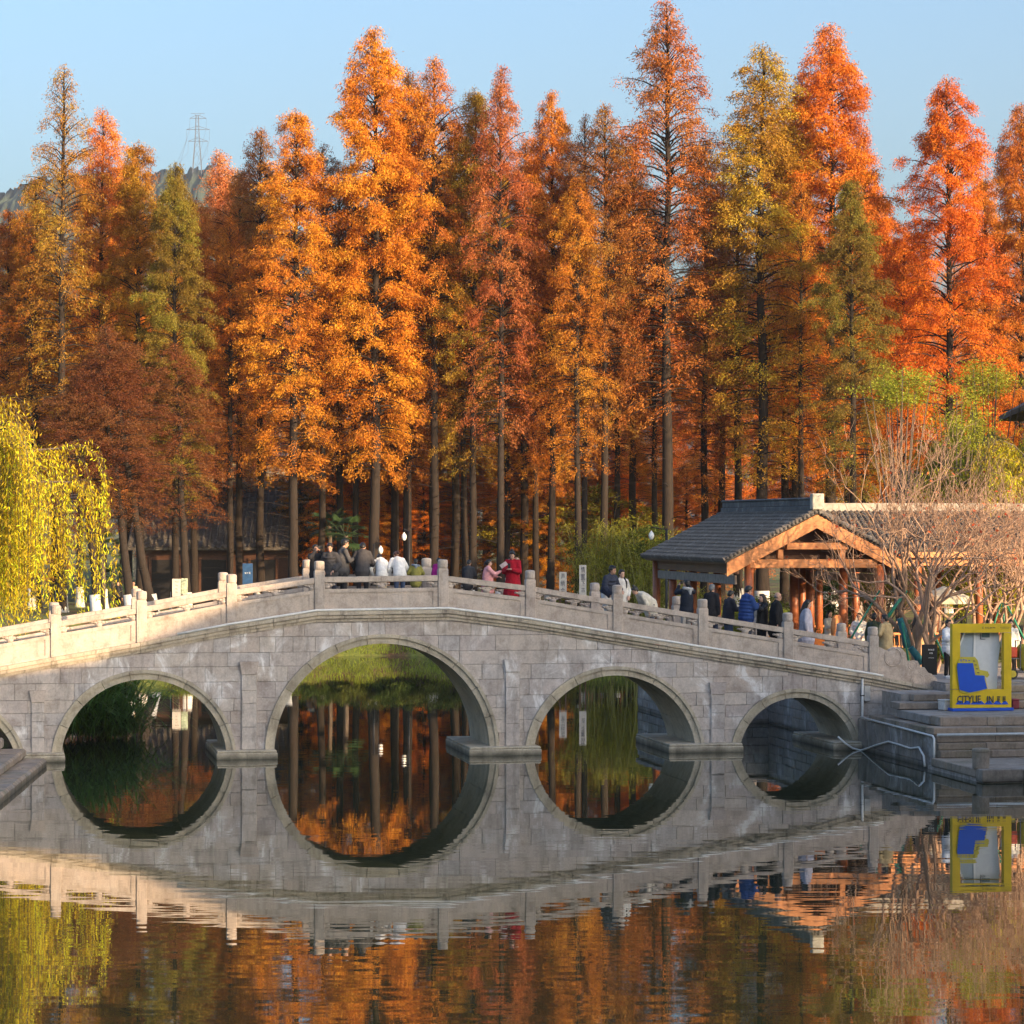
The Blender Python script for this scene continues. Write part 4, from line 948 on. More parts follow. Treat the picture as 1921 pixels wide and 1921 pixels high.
# long gallery to the right
gu0, gz0 = pv(1560, 958, 17.5); gal = empty('gallery', uv2w(gu0-.6, 17.5, 1.9), TH, 'long covered gallery with tiled roof behind the bare trees', 'gallery'); GL = 15.0; ghw = 2.6; grz = pv(1600, 960, 17.5)[1]-1.9; gez = grz-1.35
gs = math.hypot(ghw, grz-gez); ga = math.atan2(grz-gez, ghw)
MF = Matrix.Translation((0, -ghw, gez))@Matrix(((1, 0, 0, 0), (0, math.cos(ga), -math.sin(ga), 0), (0, math.sin(ga), math.cos(ga), 0), (0, 0, 0, 1)))
MBk = Matrix.Translation((GL, ghw, gez))@Matrix(((-1, 0, 0, 0), (0, -math.cos(ga), math.sin(ga), 0), (0, math.sin(ga), math.cos(ga), 0), (0, 0, 0, 1)))
mb = MB(); mb.box((0, -ghw, gez-.22), (GL, -ghw+.06, gez-.03)); gr = mb.build('eave_board', M['wood'], gal)
for MM in (MF, MBk):
    t_ = MB(); tile_slope(t_, MM, GL, gs); o = t_.build('roof_tiles', M['tile'], gr); o['kind'] = 'stuff'
mb = MB(); mb.box((0, -.14, grz), (GL, .14, grz+.3), ch=.02); mb.build('roof_ridge', plain('pale_ridge', (.36, .32, .27), .9), gr)
for i in range(7):
    for v in (-ghw+.45, ghw-.45):
        x = .8+i*2.2; mb = MB(); mb.sm = True; mb.tube([(x, v, 0), (x, v, gez)], .13, 12); mb.build('column', M['column'], gal)
mb = MB(); mb.box((0, -ghw+.36, gez-.5), (GL, -ghw+.52, gez-.25), ch=.01); mb.build('beam', M['wood'], gal)
# hall at the right edge: only its eave corner shows
hb = empty('hall', (pX(1905, 112)+4.3, 112, 1.9), 0, 'timber hall whose upturned tiled eave corner shows at the right edge', 'building')
ze = at(1905, 772, 112).z-1.9
mb = MB(); mb.box((-2.6, -2.6, 0), (6, 4, ze-.3)); mb.build('wall', M['wood'], hb)
mb = MB(); mb.add([(-4.3, -4.3, ze+.28), (8, -4.1, ze), (8, 5, ze), (-4.1, 5, ze), (0, 0, ze+2.6), (5, 0, ze+2.6), (-4.3, -4.3, ze+.08), (8, -4.1, ze-.2), (8, 5, ze-.2), (-4.1, 5, ze-.2)], [(0, 1, 5, 4), (1, 2, 5), (2, 3, 4, 5), (3, 0, 4), (0, 6, 7, 1), (3, 9, 6, 0), (6, 9, 8, 7)]); hr = mb.build('roof', M['tile'], hb)
for i in range(16):
    mb = MB(); x = -4.1+i*.4; mb.tube([(x, -4.32, ze+.30-.02*min(i, 12)), (x+.35*(4.3+0)/4.3, -2.2, ze+1.35)], .07, 6); mb.build('tile_row', M['tile'], hr)
# ---------------------------------------------------------------- unseen hip-roofed block, added on the right bank only to shade the bridge
cq, cp = 55.7, 15.0; ca, sa = math.cos(SUN_AZ), math.sin(SUN_AZ)
th_ = empty('shade_block', (cq*ca-cp*sa, cq*sa+cp*ca, 1.8), SUN_AZ, 'unseen hip-roofed block added on the right bank to shade the bridge', 'building')
mb = MB(); mb.box((-8.5, -5, 0), (12.0, 5, 9.15)); mb.build('wall', plain('plaster', (.55, .52, .47), .9), th_)
mb = MB(); mb.add([(-10.2, -6, 9.0), (13.5, -6, 9.0), (13.5, 6, 9.0), (-10.2, 6, 9.0), (-3.9, 0, 12.5), (2.5, 0, 12.5)], [(0, 1, 5, 4), (1, 2, 5), (2, 3, 4, 5), (3, 0, 4), (3, 2, 1, 0)]); mb.build('roof', M['tile'], th_)
mb = MB(); mb.box((-20, -4, 0), (-8.6, 4, 9.5)); mb.build('shade_wing', plain('plaster_wing', (.55, .52, .47), .9), th_)  # lower added block, shaped to carry the bridge shadow further left
for i in range(8):
    for k in range(3):
        mb = MB(); mb.box((-9.8+i*2.3, 5.0, .9+k*3.3), (-8.4+i*2.3, 5.06, 2.9+k*3.3)); mb.build('window', M['wood_dark'], th_)
# ---------------------------------------------------------------- people
def remesh(mb, vox, smooth=2):
    """melt overlapping shapes into one continuous skin"""
    me = mb.mesh('tmp'); o = bpy.data.objects.new('tmp', me); C.objects.link(o)
    m = o.modifiers.new('r', 'REMESH'); m.mode = 'VOXEL'; m.voxel_size = vox; m.use_smooth_shade = True
    s = o.modifiers.new('s', 'SMOOTH'); s.factor = .5; s.iterations = smooth
    dg = bpy.context.evaluated_depsgraph_get(); out = bpy.data.meshes.new_from_object(o.evaluated_get(dg))
    bpy.data.objects.remove(o); bpy.data.meshes.remove(me); return out
def cap(mb, a, b, ra, rb_, n=10):
    mb.tube([a, b], [ra, rb_], n); mb.ball(a, ra, n, 6); mb.ball(b, rb_, n, 6)
def cloth(name, col, rough=.85, spec=.2, fuzz=0):
    t = NT(name); w_ = t.obj(); n = t.noise(w_, 9, 5, .6); n2 = t.noise(w_, 60, 3)
    t.col(t.mix(.6, col, t.ramp(n, [(.3, (.62, .62, .64)), (.7, (1.2, 1.2, 1.18))]), 'MULTIPLY')); t.rough(rough); t.b.inputs['Specular IOR Level'].default_value = spec
    t.bump(t.math('ADD', n, t.math('MULTIPLY', n2, .3)), .8, .03); return t.m
SKIN = [plain('skin_a', (.52, .29, .20), .55, .10), plain('skin_b', (.60, .36, .26), .55, .10)]
HAIR = plain('black_hair', (.012, .010, .009), .45, .3, 30); HAIRB = plain('brown_hair', (.07, .028, .014), .45, .3, 30); HAIRG = plain('grey_hair', (.16, .16, .16), .6, .3, 30)
DARK = plain('eye_dark', (.015, .012, .010), .3, .0); LIP = plain('lip', (.34, .10, .085), .5, .0)
def ik(S, W, a, b, hint):
    S, W = Vector(S), Vector(W); d = W-S; L = min(d.length, (a+b)*.985); d = d.normalized(); W = S+d*L
    x = (a*a-b*b+L*L)/(2*L); h = math.sqrt(max(0, a*a-x*x)); hv = Vector(hint); hv = (hv-d*hv.dot(d)).normalized(); return S+d*x+hv*h, W
def person(label, u=None, v=None, H=1.7, rz=0.0, lean=0.0, arms=None, head=(0, 0), jacket=(.02, .02, .025), jl=.80, puff=False, hood=None, fur=None, trousers=(.03, .03, .035), shoes=(.03, .03, .03), hair='short', skin=0, loc=None, coat_rough=.85, sit=False, step=0.0, scarf=None, group=None, bulk=1.0, hairmat=None, glasses=False, group_=None):
    k = H/1.70
    if loc is None: loc = uv2w(u, v, top(u)+DECK+.004)
    root = empty('person', loc, TH+rz, label, 'person', group)
    def S(p): return Vector(p)*k
    piv = Vector((0, .0, .93)); Rl = Matrix.Rotation(lean, 3, 'X')
    def T(p):                                     # torso frame: lean forward (towards -y) about the hips
        q = Vector(p)-piv; q = Rl@q; return (q+piv)*k
    hip = [S((s*.095, 0, .90)) for s in (-1, 1)]; st = step
    knee = [S((s*.10, -.03-(st*.5 if s < 0 else -st*.3), .50)) for s in (-1, 1)]; ank = [S((s*.105, -(st if s < 0 else -st), .09)) for s in (-1, 1)]
    sh = [T((s*.165, .0, 1.405)) for s in (-1, 1)]; arms = arms or ((-.24, -.03, .86), (.24, -.03, .86))
    wr = [T(a) for a in arms]; EW = [ik(sh[i], wr[i], .29*k, .26*k, ((-1 if i == 0 else 1)*.6, .35, -.7)) for i in (0, 1)]
    nb = T((0, .015, 1.46)); hb_ = T((0, -.005, 1.535)); Rh = Rl@Matrix.Rotation(head[1], 3, 'Z')@Matrix.Rotation(head[0], 3, 'X'); hc = hb_+Rh@(Vector((0, -.012, .075))*k)
    def Hd(p): return hc+Rh@(Vector(p)*k)
    def Hb(mb, c, r, n=14, m=10): mb.ball((0, 0, 0), r, n, m, Matrix.Translation(Hd(c))@Rh.to_4x4()@Matrix.Scale(k, 4))
    b = MB()
    cap(b, T((0, 0, .95)), T((0, 0, 1.12)), .145*k, .13*k); cap(b, T((0, 0, 1.12)), T((0, .01, 1.32)), .13*k, .145*k); cap(b, sh[0], sh[1], .065*k, .065*k); cap(b, nb, hb_, .055*k, .052*k)
    for i in (0, 1):
        cap(b, hip[i], knee[i], .085*k, .058*k); cap(b, knee[i], ank[i], .056*k, .038*k); cap(b, ank[i]+Vector((0, .02, -.05))*k, ank[i]+Vector((0, -.14, -.06))*k, .036*k, .026*k)
        cap(b, sh[i], EW[i][0], .052*k, .042*k); cap(b, EW[i][0], EW[i][1], .041*k, .028*k)
    Hb(b, (0, .012, .035), (.076, .094, .090)); Hb(b, (0, -.030, -.035), (.058, .062, .078)); Hb(b, (0, -.098, -.012), (.013, .020, .022)); Hb(b, (-.077, .01, -.005), (.012, .022, .032)); Hb(b, (.077, .01, -.005), (.012, .022, .032)); Hb(b, (0, -.080, -.085), (.025, .018, .018))
    body = remesh(b, .0205, 1)
    hands = MB()
    for i in (0, 1):
        e, w_ = EW[i]; d = (w_-e).normalized(); sd = d.cross(Vector((0, 0, 1))); sd = sd.normalized() if sd.length > .1 else Vector((1, 0, 0)); nn = sd.cross(d)
        s_ = -1 if i == 0 else 1; pc = w_+d*.05*k
        hands.ball((0, 0, 0), (.042*k, .055*k, .019*k), 10, 8, Matrix.Translation(pc)@Matrix((sd, d, nn)).transposed().to_4x4()); cap(hands, w_-d*.03*k, w_+d*.02*k, .027*k, .026*k, 8)
        for q, (off, ln) in enumerate(((-.030, .062), (-.010, .074), (.011, .068), (.031, .052))):
            a = pc+d*.045*k+sd*off*k; m_ = a+d*ln*.55*k-nn*.012*k; t_ = m_+d*ln*.40*k-nn*.026*k; cap(hands, a, m_, .0095*k, .0085*k, 6); cap(hands, m_, t_, .0085*k, .007*k, 6)
        a = pc+sd*(-.036*s_)*k-d*.02*k; m_ = a+(sd*(-.028*s_)+d*.028)*k-nn*.008*k; cap(hands, a, m_, .011*k, .0095*k, 6); cap(hands, m_, m_+(d*.028-sd*.006*s_)*k-nn*.008*k, .0095*k, .008*k, 6)
    hm = remesh(hands, .0072, 1); bm = bmesh.new(); bm.from_mesh(body); bm.from_mesh(hm); bm.to_mesh(body); bm.free(); bpy.data.meshes.remove(hm)
    body.materials.clear(); body.materials.append(SKIN[skin]); body.polygons.foreach_set('use_smooth', [True]*len(body.polygons)); bo = link('body', body, root)
    for s_ in (-1, 1):
        f_ = MB(); f_.sm = True; Hb(f_, (s_*.030, -.081, .004), (.013, .010, .0065), 8, 6); f_.build('eye', DARK, bo); f_ = MB(); f_.sm = True; Hb(f_, (s_*.031, -.083, .024), (.019, .008, .0045), 8, 6); f_.build('eyebrow', HAIR, bo)
    f_ = MB(); f_.sm = True; Hb(f_, (0, -.088, -.055), (.023, .008, .0065), 8, 6); f_.build('mouth', LIP, bo)
    if glasses:
        f_ = MB()
        for s_ in (-1, 1): f_.tube([Hd((s_*.032+.022*math.cos(t), -.098, .002+.018*math.sin(t))) for t in np.linspace(0, 6.283, 13)], .003*k, 5, False); f_.tube([Hd((s_*.055, -.095, .004)), Hd((s_*.08, .01, .006))], .003*k, 5)
        f_.build('glasses', DARK, root)
    # clothes
    j = MB(); g = 1.10*bulk
    zb = jl                                        # hem height
    cap(j, T((0, 0, .98)), T((0, .01, 1.20)), .165*k*g, .160*k*g, 14); cap(j, T((0, .01, 1.20)), T((0, .015, 1.34)), .162*k*g, .135*k*g, 14); cap(j, sh[0], sh[1], .070*k*g, .070*k*g); cap(j, T((0, .02, 1.40)), T((0, .015, 1.475)), .085*k, .072*k)
    hemr = .165+max(0, (.95-zb))*.12
    if zb < .90: cap(j, Vector((0, 0, .94))*k, Vector((0, 0, max(zb, .3)+hemr*.35))*k, .165*k*g, hemr*k*g, 14)
    for i in (0, 1):
        cap(j, sh[i], EW[i][0], .066*k*g, .058*k*g); cap(j, EW[i][0], EW[i][0].lerp(EW[i][1], .93), .062*k*g, .046*k*g)
    if puff:
        for z in np.arange(max(zb, .72)+.05, 1.40, .095): j.ball((0, 0, 0), (.20*k*g, .175*k*g, .040*k), 16, 6, Matrix.Translation(T((0, .01, z)))@Rl.to_4x4())
        for i in (0, 1):
            for t in (.2, .5, .8):
                for a, c in ((sh[i], EW[i][0]), (EW[i][0], EW[i][1])): j.ball(a.lerp(c, t), (.082-.012*t)*k*g, 10, 6)
    if hood is not None and not isinstance(hood, tuple):
        cap(j, T((-.085, .085, 1.44)), T((.085, .085, 1.44)), .055*k, .055*k); cap(j, T((0, .11, 1.42)), T((0, .12, 1.33)), .07*k, .05*k); cap(j, T((-.10, .02, 1.46)), T((-.085, .085, 1.44)), .045*k, .05*k); cap(j, T((.10, .02, 1.46)), T((.085, .085, 1.44)), .045*k, .05*k)
    jm = remesh(j, .023, 2); jm.materials.clear(); link('coat' if jl < .7 else 'jacket', jm, root, cloth('jacket_cloth', jacket, coat_rough, .5 if puff else .2)); jm.polygons.foreach_set('use_smooth', [True]*len(jm.polygons))
    if isinstance(hood, tuple) or fur:
        hdm = MB(); hdm.sm = True; c_ = fur or hood
        hdm.tube([T((.13*math.sin(a)*1.05, .04+.10*-math.cos(a)*.9+.02, 1.47+.03*math.cos(a*.5))) for a in np.linspace(.75, 5.53, 16)], .048*k, 8)
        cap(hdm, T((0, .12, 1.44)), T((0, .135, 1.33)), .075*k, .05*k); mm = remesh(hdm, .017, 1); mm.materials.clear(); link('hood', mm, root, cloth('hood_cloth', c_, .95)); mm.polygons.foreach_set('use_smooth', [True]*len(mm.polygons))
    tr = MB()
    cap(tr, Vector((-.05, 0, .95))*k, Vector((.05, 0, .95))*k, .125*k, .125*k, 12)
    for i in (0, 1): cap(tr, hip[i], knee[i], .098*k, .075*k, 12); cap(tr, knee[i], ank[i]+Vector((0, 0, .03))*k, .072*k, .062*k, 12)
    tm = remesh(tr, .026, 1); tm.materials.clear(); link('trousers', tm, root, cloth('trouser_cloth', trousers)); tm.polygons.foreach_set('use_smooth', [True]*len(tm.polygons))
    for i in (0, 1):
        s_ = MB(); s_.sm = True; a = ank[i]; cap(s_, a+Vector((0, .03, -.045))*k, a+Vector((0, -.10, -.055))*k, .047*k, .042*k); s_.ball(a+Vector((0, -.14, -.058))*k, (.048*k, .06*k, .034*k), 10, 6); s_.box(a+Vector((-.045, -.19, -.092))*k, a+Vector((.045, .07, -.072))*k); s_.build('shoe', plain('shoe', shoes, .6), root)
    hr = MB()
    if hair != 'bald':
        Hb(hr, (0, .026, .050), (.086, .094, .088)); Hb(hr, (0, .055, .0), (.080, .068, .085)); Hb(hr, (0, -.045, .098), (.062, .045, .034))
        for s_ in (-1, 1): Hb(hr, (s_*.070, .015, .035), (.020, .05, .05))
    else: Hb(hr, (0, .055, .0), (.078, .055, .05))
    if hair in ('long', 'scarf'):
        cap(hr, Hd((0, .07, .0)), T((0, .11, 1.40)), .082*k, .085*k); cap(hr, T((0, .11, 1.42)), T((0, .12, 1.26)), .085*k, .06*k)
        for s_ in (-1, 1): cap(hr, Hd((s_*.075, .01, .03)), Hd((s_*.08, .01, -.13)), .026*k, .024*k)
    if hair == 'pony': Hb(hr, (0, .118, .055), (.03, .03, .03)); cap(hr, Hd((0, .13, .05)), Hd((0, .175, -.10)), .034*k, .022*k)
    if hair == 'bun': Hb(hr, (0, .045, .150), (.042, .042, .038))
    if hair == 'braid': cap(hr, Hd((.07, .05, -.04)), T((.12, -.09, 1.38)), .034*k, .03*k); cap(hr, T((.12, -.09, 1.38)), T((.11, -.13, 1.22)), .03*k, .018*k)
    mm = remesh(hr, .0145, 1); mm.materials.clear(); mm.polygons.foreach_set('use_smooth', [True]*len(mm.polygons)); link('hair', mm, root, hairmat or HAIR)
    root['hands'] = 0; del root['hands']
    return root, EW, T, k
PHONE = plain('phone_black', (.02, .02, .022), .25, .0)
def phone_at(pers, i, label, size=(.075, .012, .15), mat=None, off=(0, -.02, .07), name='phone', cat='phone'):
    root, EW, T, k = pers; e, w_ = EW[i]; d = (w_-e).normalized(); p = w_+d*.10*k+Vector(off)
    mb = MB(); s = size; mb.box((-s[0]/2, -s[1]/2, -s[2]/2), (s[0]/2, s[1]/2, s[2]/2), ch=.006); o = mb.build(name, mat or PHONE)
    bpy.context.view_layer.update(); Rm = Matrix.Translation(root.location)@Matrix.Rotation(root.rotation_euler.z, 4, 'Z'); o.matrix_world = Rm@Matrix.Translation(p); o.location = (Rm@p); o.rotation_euler = (0, 0, root.rotation_euler.z); tag(o, label, cat); return o
UP = ((-.07, -.26, 1.55), (.07, -.26, 1.55)); HOLD = ((-.06, -.30, 1.22), (.06, -.30, 1.22)); RAIL = ((-.22, -.32, 1.05), (.22, -.32, 1.05)); PK_ = ((-.16, -.16, .98), (.16, -.16, .98))
def U(px, v): return pv(px, 1100, v)[0]
p = person('person in black jacket holding a camera to the face behind a railing post', U(592, 2.0), 2.0, 1.63, 0.15, arms=UP, jacket=(.028, .028, .034), trousers=(.02, .02, .025), hair='short'); phone_at(p, 0, 'small camera held up to the face on the bridge', (.13, .06, .085), None, (.07, -.03, .03), 'camera', 'camera')
person('man in charcoal quilted jacket looking down beside the one with a camera', U(621, 1.6), 1.6, 1.68, -.55, .10, PK_, (.28, .25), (.050, .047, .050), puff=True, trousers=(.025, .03, .045), bulk=1.05)
p = person('taller man in grey jacket turned away with a phone, behind the quilted jacket', U(643, 2.6), 2.6, 1.78, 1.75, .05, HOLD, (.25, 0), (.085, .082, .085), trousers=(.03, .03, .035)); phone_at(p, 1, 'phone in the hand of the grey-jacketed man')
person('person in charcoal hooded jacket leaning over the far railing', U(680, 2.35), 2.35, 1.74, math.pi-.15, .42, RAIL, (.3, 0), (.060, .056, .058), hood=True, trousers=(.018, .018, .024), bulk=1.12)
person('person in plain white jacket bending over the far railing next to the charcoal jacket', U(716, 2.30), 2.30, 1.55, math.pi, .80, RAIL, (.3, 0), (.78, .75, .71), hood=True, trousers=(.45, .36, .25), hair='short')
person('person in fluffy white jacket with brown ponytail and jeans at the far railing', U(750, 2.32), 2.32, 1.56, math.pi+.1, .68, RAIL, (.2, .3), (.80, .77, .74), trousers=(.05, .075, .14), hair='pony', hairmat=HAIRB, bulk=1.1)
person('child in olive jacket with grey hood at the far railing', U(780, 2.4), 2.4, 1.20, math.pi-.1, .12, ((-.2, -.28, 1.15), (.2, -.28, 1.15)), (0, 0), (.26, .24, .06), hood=(.22, .26, .32), trousers=(.05, .06, .09), jl=.72, bulk=1.15)
person('person in magenta jacket half hidden behind a railing post', U(824, 2.35), 2.35, 1.24, math.pi+.2, .10, None, (0, 0), (.25, .012, .17), hood=True, trousers=(.30, .08, .06), jl=.70, bulk=1.3)
p = person('girl in pale pink jacket with ponytail reaching towards the woman in red', U(915, 2.0), 2.0, 1.36, 1.45, .06, ((-.10, -.42, 1.34), (.10, -.34, 1.15)), (-.1, 0), (.78, .36, .36), jl=.62, trousers=(.08, .08, .09), hair='pony', skin=1, bulk=1.12)
p = person('woman in long crimson coat with fur-trimmed hood reading her phone', U(962, 1.9), 1.9, 1.70, -.45, .05, HOLD, (.35, .1), (.36, .008, .022), jl=.42, fur=(.52, .36, .27), hair='bun', trousers=(.02, .02, .022), shoes=(.6, .58, .55), skin=1, bulk=1.14); phone_at(p, 0, 'phone held by the woman in crimson')
mb = MB(); mb.box((-.06, -.004, -.11), (.06, .004, .11)); o = mb.build('paper_sheet', plain('paper', (.75, .62, .62), .8)); q_ = uv2w(U(945, 1.75), 1.75, top(U(945, 1.75))+DECK+1.30); o.location = q_; o.rotation_euler = (.6, .9, .3); tag(o, 'pale pink sheet of paper between the girl and the woman in crimson', 'paper')
person('man in navy jacket and white trousers leaning his arm on the railing', U(1138, .75), .75, 1.74, .55, .34, ((-.20, -.34, 1.02), (.24, -.28, 1.12)), (-.1, .35), (.024, .030, .055), trousers=(.74, .72, .70), puff=True, jl=.92, skin=0, step=.12)
person('woman in white knit top with black braid standing beside the navy jacket', U(1165, 1.1), 1.1, 1.66, .3, .03, PK_, (.05, .2), (.66, .63, .58), trousers=(.70, .68, .66), hair='braid', skin=1, jl=.78)
person('person in cream coat bending forward behind the sloping railing', U(1222, 1.6), 1.6, 1.60, -1.35, .95, ((-.15, -.30, .90), (.15, -.30, .90)), (-.3, 0), (.66, .60, .50), trousers=(.12, .12, .14), hair='bun', skin=1, jl=.62)
p = person('person in dark navy jacket with pale hood photographing with raised arms', U(1288, 1.7), 1.7, 1.70, math.pi+.5, .0, ((-.26, -.24, 1.56), (-.02, -.34, 1.55)), (-.08, .2), (.016, .022, .036), hood=(.42, .42, .42), trousers=(.38, .36, .34), bulk=1.08); phone_at(p, 0, 'camera raised by the person in the navy hooded jacket', (.13, .07, .09), None, (.08, -.02, .02), 'camera', 'camera')
person('grey-haired person in black jacket walking beside the railing post', U(1334, 1.5), 1.5, 1.68, math.pi-.8, .05, None, (.1, 0), (.016, .016, .020), trousers=(.03, .04, .07), hairmat=HAIRG, bulk=1.12, step=.1)
person('person in black coat close behind the blue quilted jacket', U(1366, 2.3), 2.3, 1.60, math.pi-1.2, .12, HOLD, (.2, 0), (.030, .032, .045), trousers=(.10, .13, .20), bulk=1.05)
p = person('man in bright blue quilted jacket looking at a phone', U(1400, 1.5), 1.5, 1.80, math.pi/2+.35, .06, HOLD, (.30, 0), (.010, .045, .19), puff=True, hood=True, trousers=(.05, .06, .08), bulk=1.12); phone_at(p, 1, 'phone in the hand of the man in blue')
p = person('woman in black leather jacket holding up a phone to take a picture', U(1430, 1.7), 1.7, 1.64, -1.1, .0, ((-.10, -.36, 1.44), (.08, -.36, 1.44)), (0, 0), (.020, .020, .022), trousers=(.02, .02, .022), coat_rough=.35, hair='long', skin=1); phone_at(p, 0, 'phone held up by the woman in leather')
person('balding man with glasses in a black coat walking down the bridge', U(1456, 1.2), 1.2, 1.74, math.pi/2-.25, .05, None, (.05, 0), (.014, .014, .016), jl=.60, trousers=(.016, .016, .018), hair='bald', hairmat=HAIRG, glasses=True, step=.16, bulk=1.12)
person('woman with long black hair in a fluffy lilac-grey coat', U(1512, 1.3), 1.3, 1.67, math.pi/2-.3, .04, None, (.15, 0), (.48, .46, .53), jl=.48, trousers=(.45, .40, .50), hair='scarf', skin=1, bulk=1.10, step=.12)
mb = MB(); mb.prism([(-.14, 0), (.14, 0), (.17, .30), (-.17, .30)], -.06, .06); mb.tube([(-.1, 0, .30), (-.06, 0, .46), (.06, 0, .46), (.1, 0, .30)], .012, 6); o = mb.build('shopping_bag', plain('orange_bag', (.80, .20, .02), .5)); ub_ = U(1536, 1.3); o.location = uv2w(ub_, 1.3, top(ub_)+DECK+.42); o.rotation_euler.z = TH; tag(o, 'bright orange shopping bag beside the woman in lilac-grey', 'bag')
person('person in dark sleeves and beige hooded vest at the foot of the bridge', U(1662, 1.6), 1.6, 1.66, math.pi+.6, .05, ((-.2, -.25, 1.10), (.2, -.2, 1.15)), (0, .4), (.46, .34, .18), hood=True, trousers=(.05, .05, .05), jl=.70, bulk=1.12)
person('person in white jacket and black trousers partly hidden by the yellow frame', loc=uv2w(pv(1779, 1285, 1.2)[0], 1.2, 1.90), H=1.66, rz=.5, arms=HOLD, jacket=(.74, .74, .76), trousers=(.018, .018, .02), shoes=(.72, .70, .68), puff=True, jl=.78)
person('person in white jacket behind the right edge of the yellow frame', loc=uv2w(pv(1896, 1285, 1.4)[0], 1.4, 1.90), H=1.64, rz=-.4, jacket=(.78, .74, .66), trousers=(.20, .14, .09), shoes=(.7, .68, .65), jl=.76)
xx = pX(250, 137.5); person('person in beige jacket on the shore path under the leaning trees', loc=(xx, 137.5, gz(xx, 137.5)), H=1.66, rz=.3, arms=HOLD, jacket=(.60, .44, .27), trousers=(.10, .12, .17), puff=True)
xx = pX(222, 139); person('person in dark clothes standing by the palm on the shore path', loc=(xx, 139, gz(xx, 139)), H=1.62, rz=-.6, jacket=(.03, .03, .035), trousers=(.05, .06, .08))
q_ = uv2w(pv(1626, 1180, 10.9)[0], 10.9, 1.62); person('person in dark clothes sitting low behind the bridge foot by the bench', loc=(q_.x, q_.y, 1.60), H=1.30, rz=-1.2, jacket=(.03, .026, .026), trousers=(.03, .03, .03))

person('person in black down jacket standing on the deck behind the pink girl', U(878, 2.5), 2.5, 1.30, math.pi-.4, .2, HOLD, (.2, 0), (.05, .05, .055), trousers=(.30, .26, .22), jl=.7)
person('person in cream coat waiting under the pavilion roof', loc=uv2w(pv(1556, 1180, 12.2)[0], 12.2, 1.86), H=1.62, rz=.4, arms=HOLD, jacket=(.70, .62, .50), trousers=(.06, .06, .07), jl=.6, skin=1, hair='long')
person('person in white down jacket by the pavilion bench', loc=uv2w(pv(1612, 1180, 8.6)[0], 8.6, 1.88), H=1.64, rz=-.5, arms=PK_, jacket=(.76, .74, .70), puff=True, trousers=(.05, .06, .09), skin=1, hair='pony')
person('person in dark green jacket between the pavilion and the wrapped trunks', loc=uv2w(pv(1640, 1190, 6.4)[0], 6.4, 1.88), H=1.70, rz=math.pi-.5, jacket=(.05, .07, .045), trousers=(.05, .05, .06))
person('person in tan coat strolling behind the black signboard', loc=uv2w(pv(1722, 1200, 6.0)[0], 6.0, 1.88), H=1.66, rz=1.2, jacket=(.42, .27, .14), trousers=(.05, .05, .06), jl=.5, step=.12, hair='long')
# ---------------------------------------------------------------- bare trees with tan twigs at the bridge foot
def bare_tree(seed, H, stems, spread, levels=5, r0=.085, berries=0):
    rs = np.random.RandomState(seed); segs = {}; tips = []
    def grow(p, d, L, r, lv):
        n = 4; P = [p]; dd = d.copy()
        for i in range(n):
            dd = dd+rs.randn(3)*.16+np.array([0, 0, .05]); dd /= np.linalg.norm(dd); p = p+dd*L/n; P.append(p)
        segs.setdefault(lv, []).append((np.array(P), np.linspace(r, r*.62, n+1)))
        if lv >= levels: tips.append(p); return
        kk = rs.randint(2, 4) if lv < levels-1 else rs.randint(3, 5)
        for j in range(kk):
            a = rs.rand()*6.28; o = np.cross(dd, rs.randn(3)); o /= np.linalg.norm(o); w_ = .35+.45*rs.rand(); nd = dd*math.cos(w_)+o*math.sin(w_); nd[2] += .10; nd /= np.linalg.norm(nd)
            q = P[rs.randint(2, n+1)] if j else p; grow(q, nd, L*(.62+.28*rs.rand()), max(.0062, r*(.54+.14*rs.rand())), lv+1)
    for s in range(stems):
        a = s*6.28/stems+rs.rand(); d = np.array([math.cos(a)*spread, math.sin(a)*spread, 1.0]); d /= np.linalg.norm(d); grow(np.array([math.cos(a)*.06, math.sin(a)*.06, -.15]), d, H*.30, r0*(.8+.4*rs.rand()), 0)
    parts = []
    for lv, S in segs.items(): parts.append(tubes_np(np.array([a for a, _ in S]), np.array([b for _, b in S]), 7 if lv < 2 else (5 if lv < 4 else 3)))
    V, Q = cat_mesh(parts); tr = arr_mesh('branches', V, Q, smooth=True); tips = np.array(tips)
    m = int(len(tips)*berries); k = rs.randint(0, len(tips), max(1, m)); c = tips[k]+rs.randn(len(k), 3)*.05; ax = unit(rs.randn(len(k), 3)); LV, LQ = diamonds(c, ax*.07, unit(np.cross(ax, rs.randn(len(k), 3)))*.045)
    return tr, arr_mesh('last_leaves', LV, LQ, {'tint': rs.rand(len(k)), 'clump': rs.rand(len(k))}), len(tips)
BT = [bare_tree(51, 8.6, 3, .24, 6, .13, .06), bare_tree(55, 7.4, 4, .32, 5, .085, .12), bare_tree(58, 6.0, 4, .40, 5, .07, .02)]
for b in BT: b[0].materials.append(M['bark_pale']); b[1].materials.append(M['leaf'])
def put_bare(i, px, v, s, lb, rz=0.0):
    u_ = pv(px, 1200, v)[0]; o = empty('bare_tree', uv2w(u_, v, 1.86), rz, lb, 'tree'); o.scale = (s, s, s); link('branches', BT[i][0], o); l_ = link('last_leaves', BT[i][1], o); l_.color = (.70, .13, .05, 1); return o
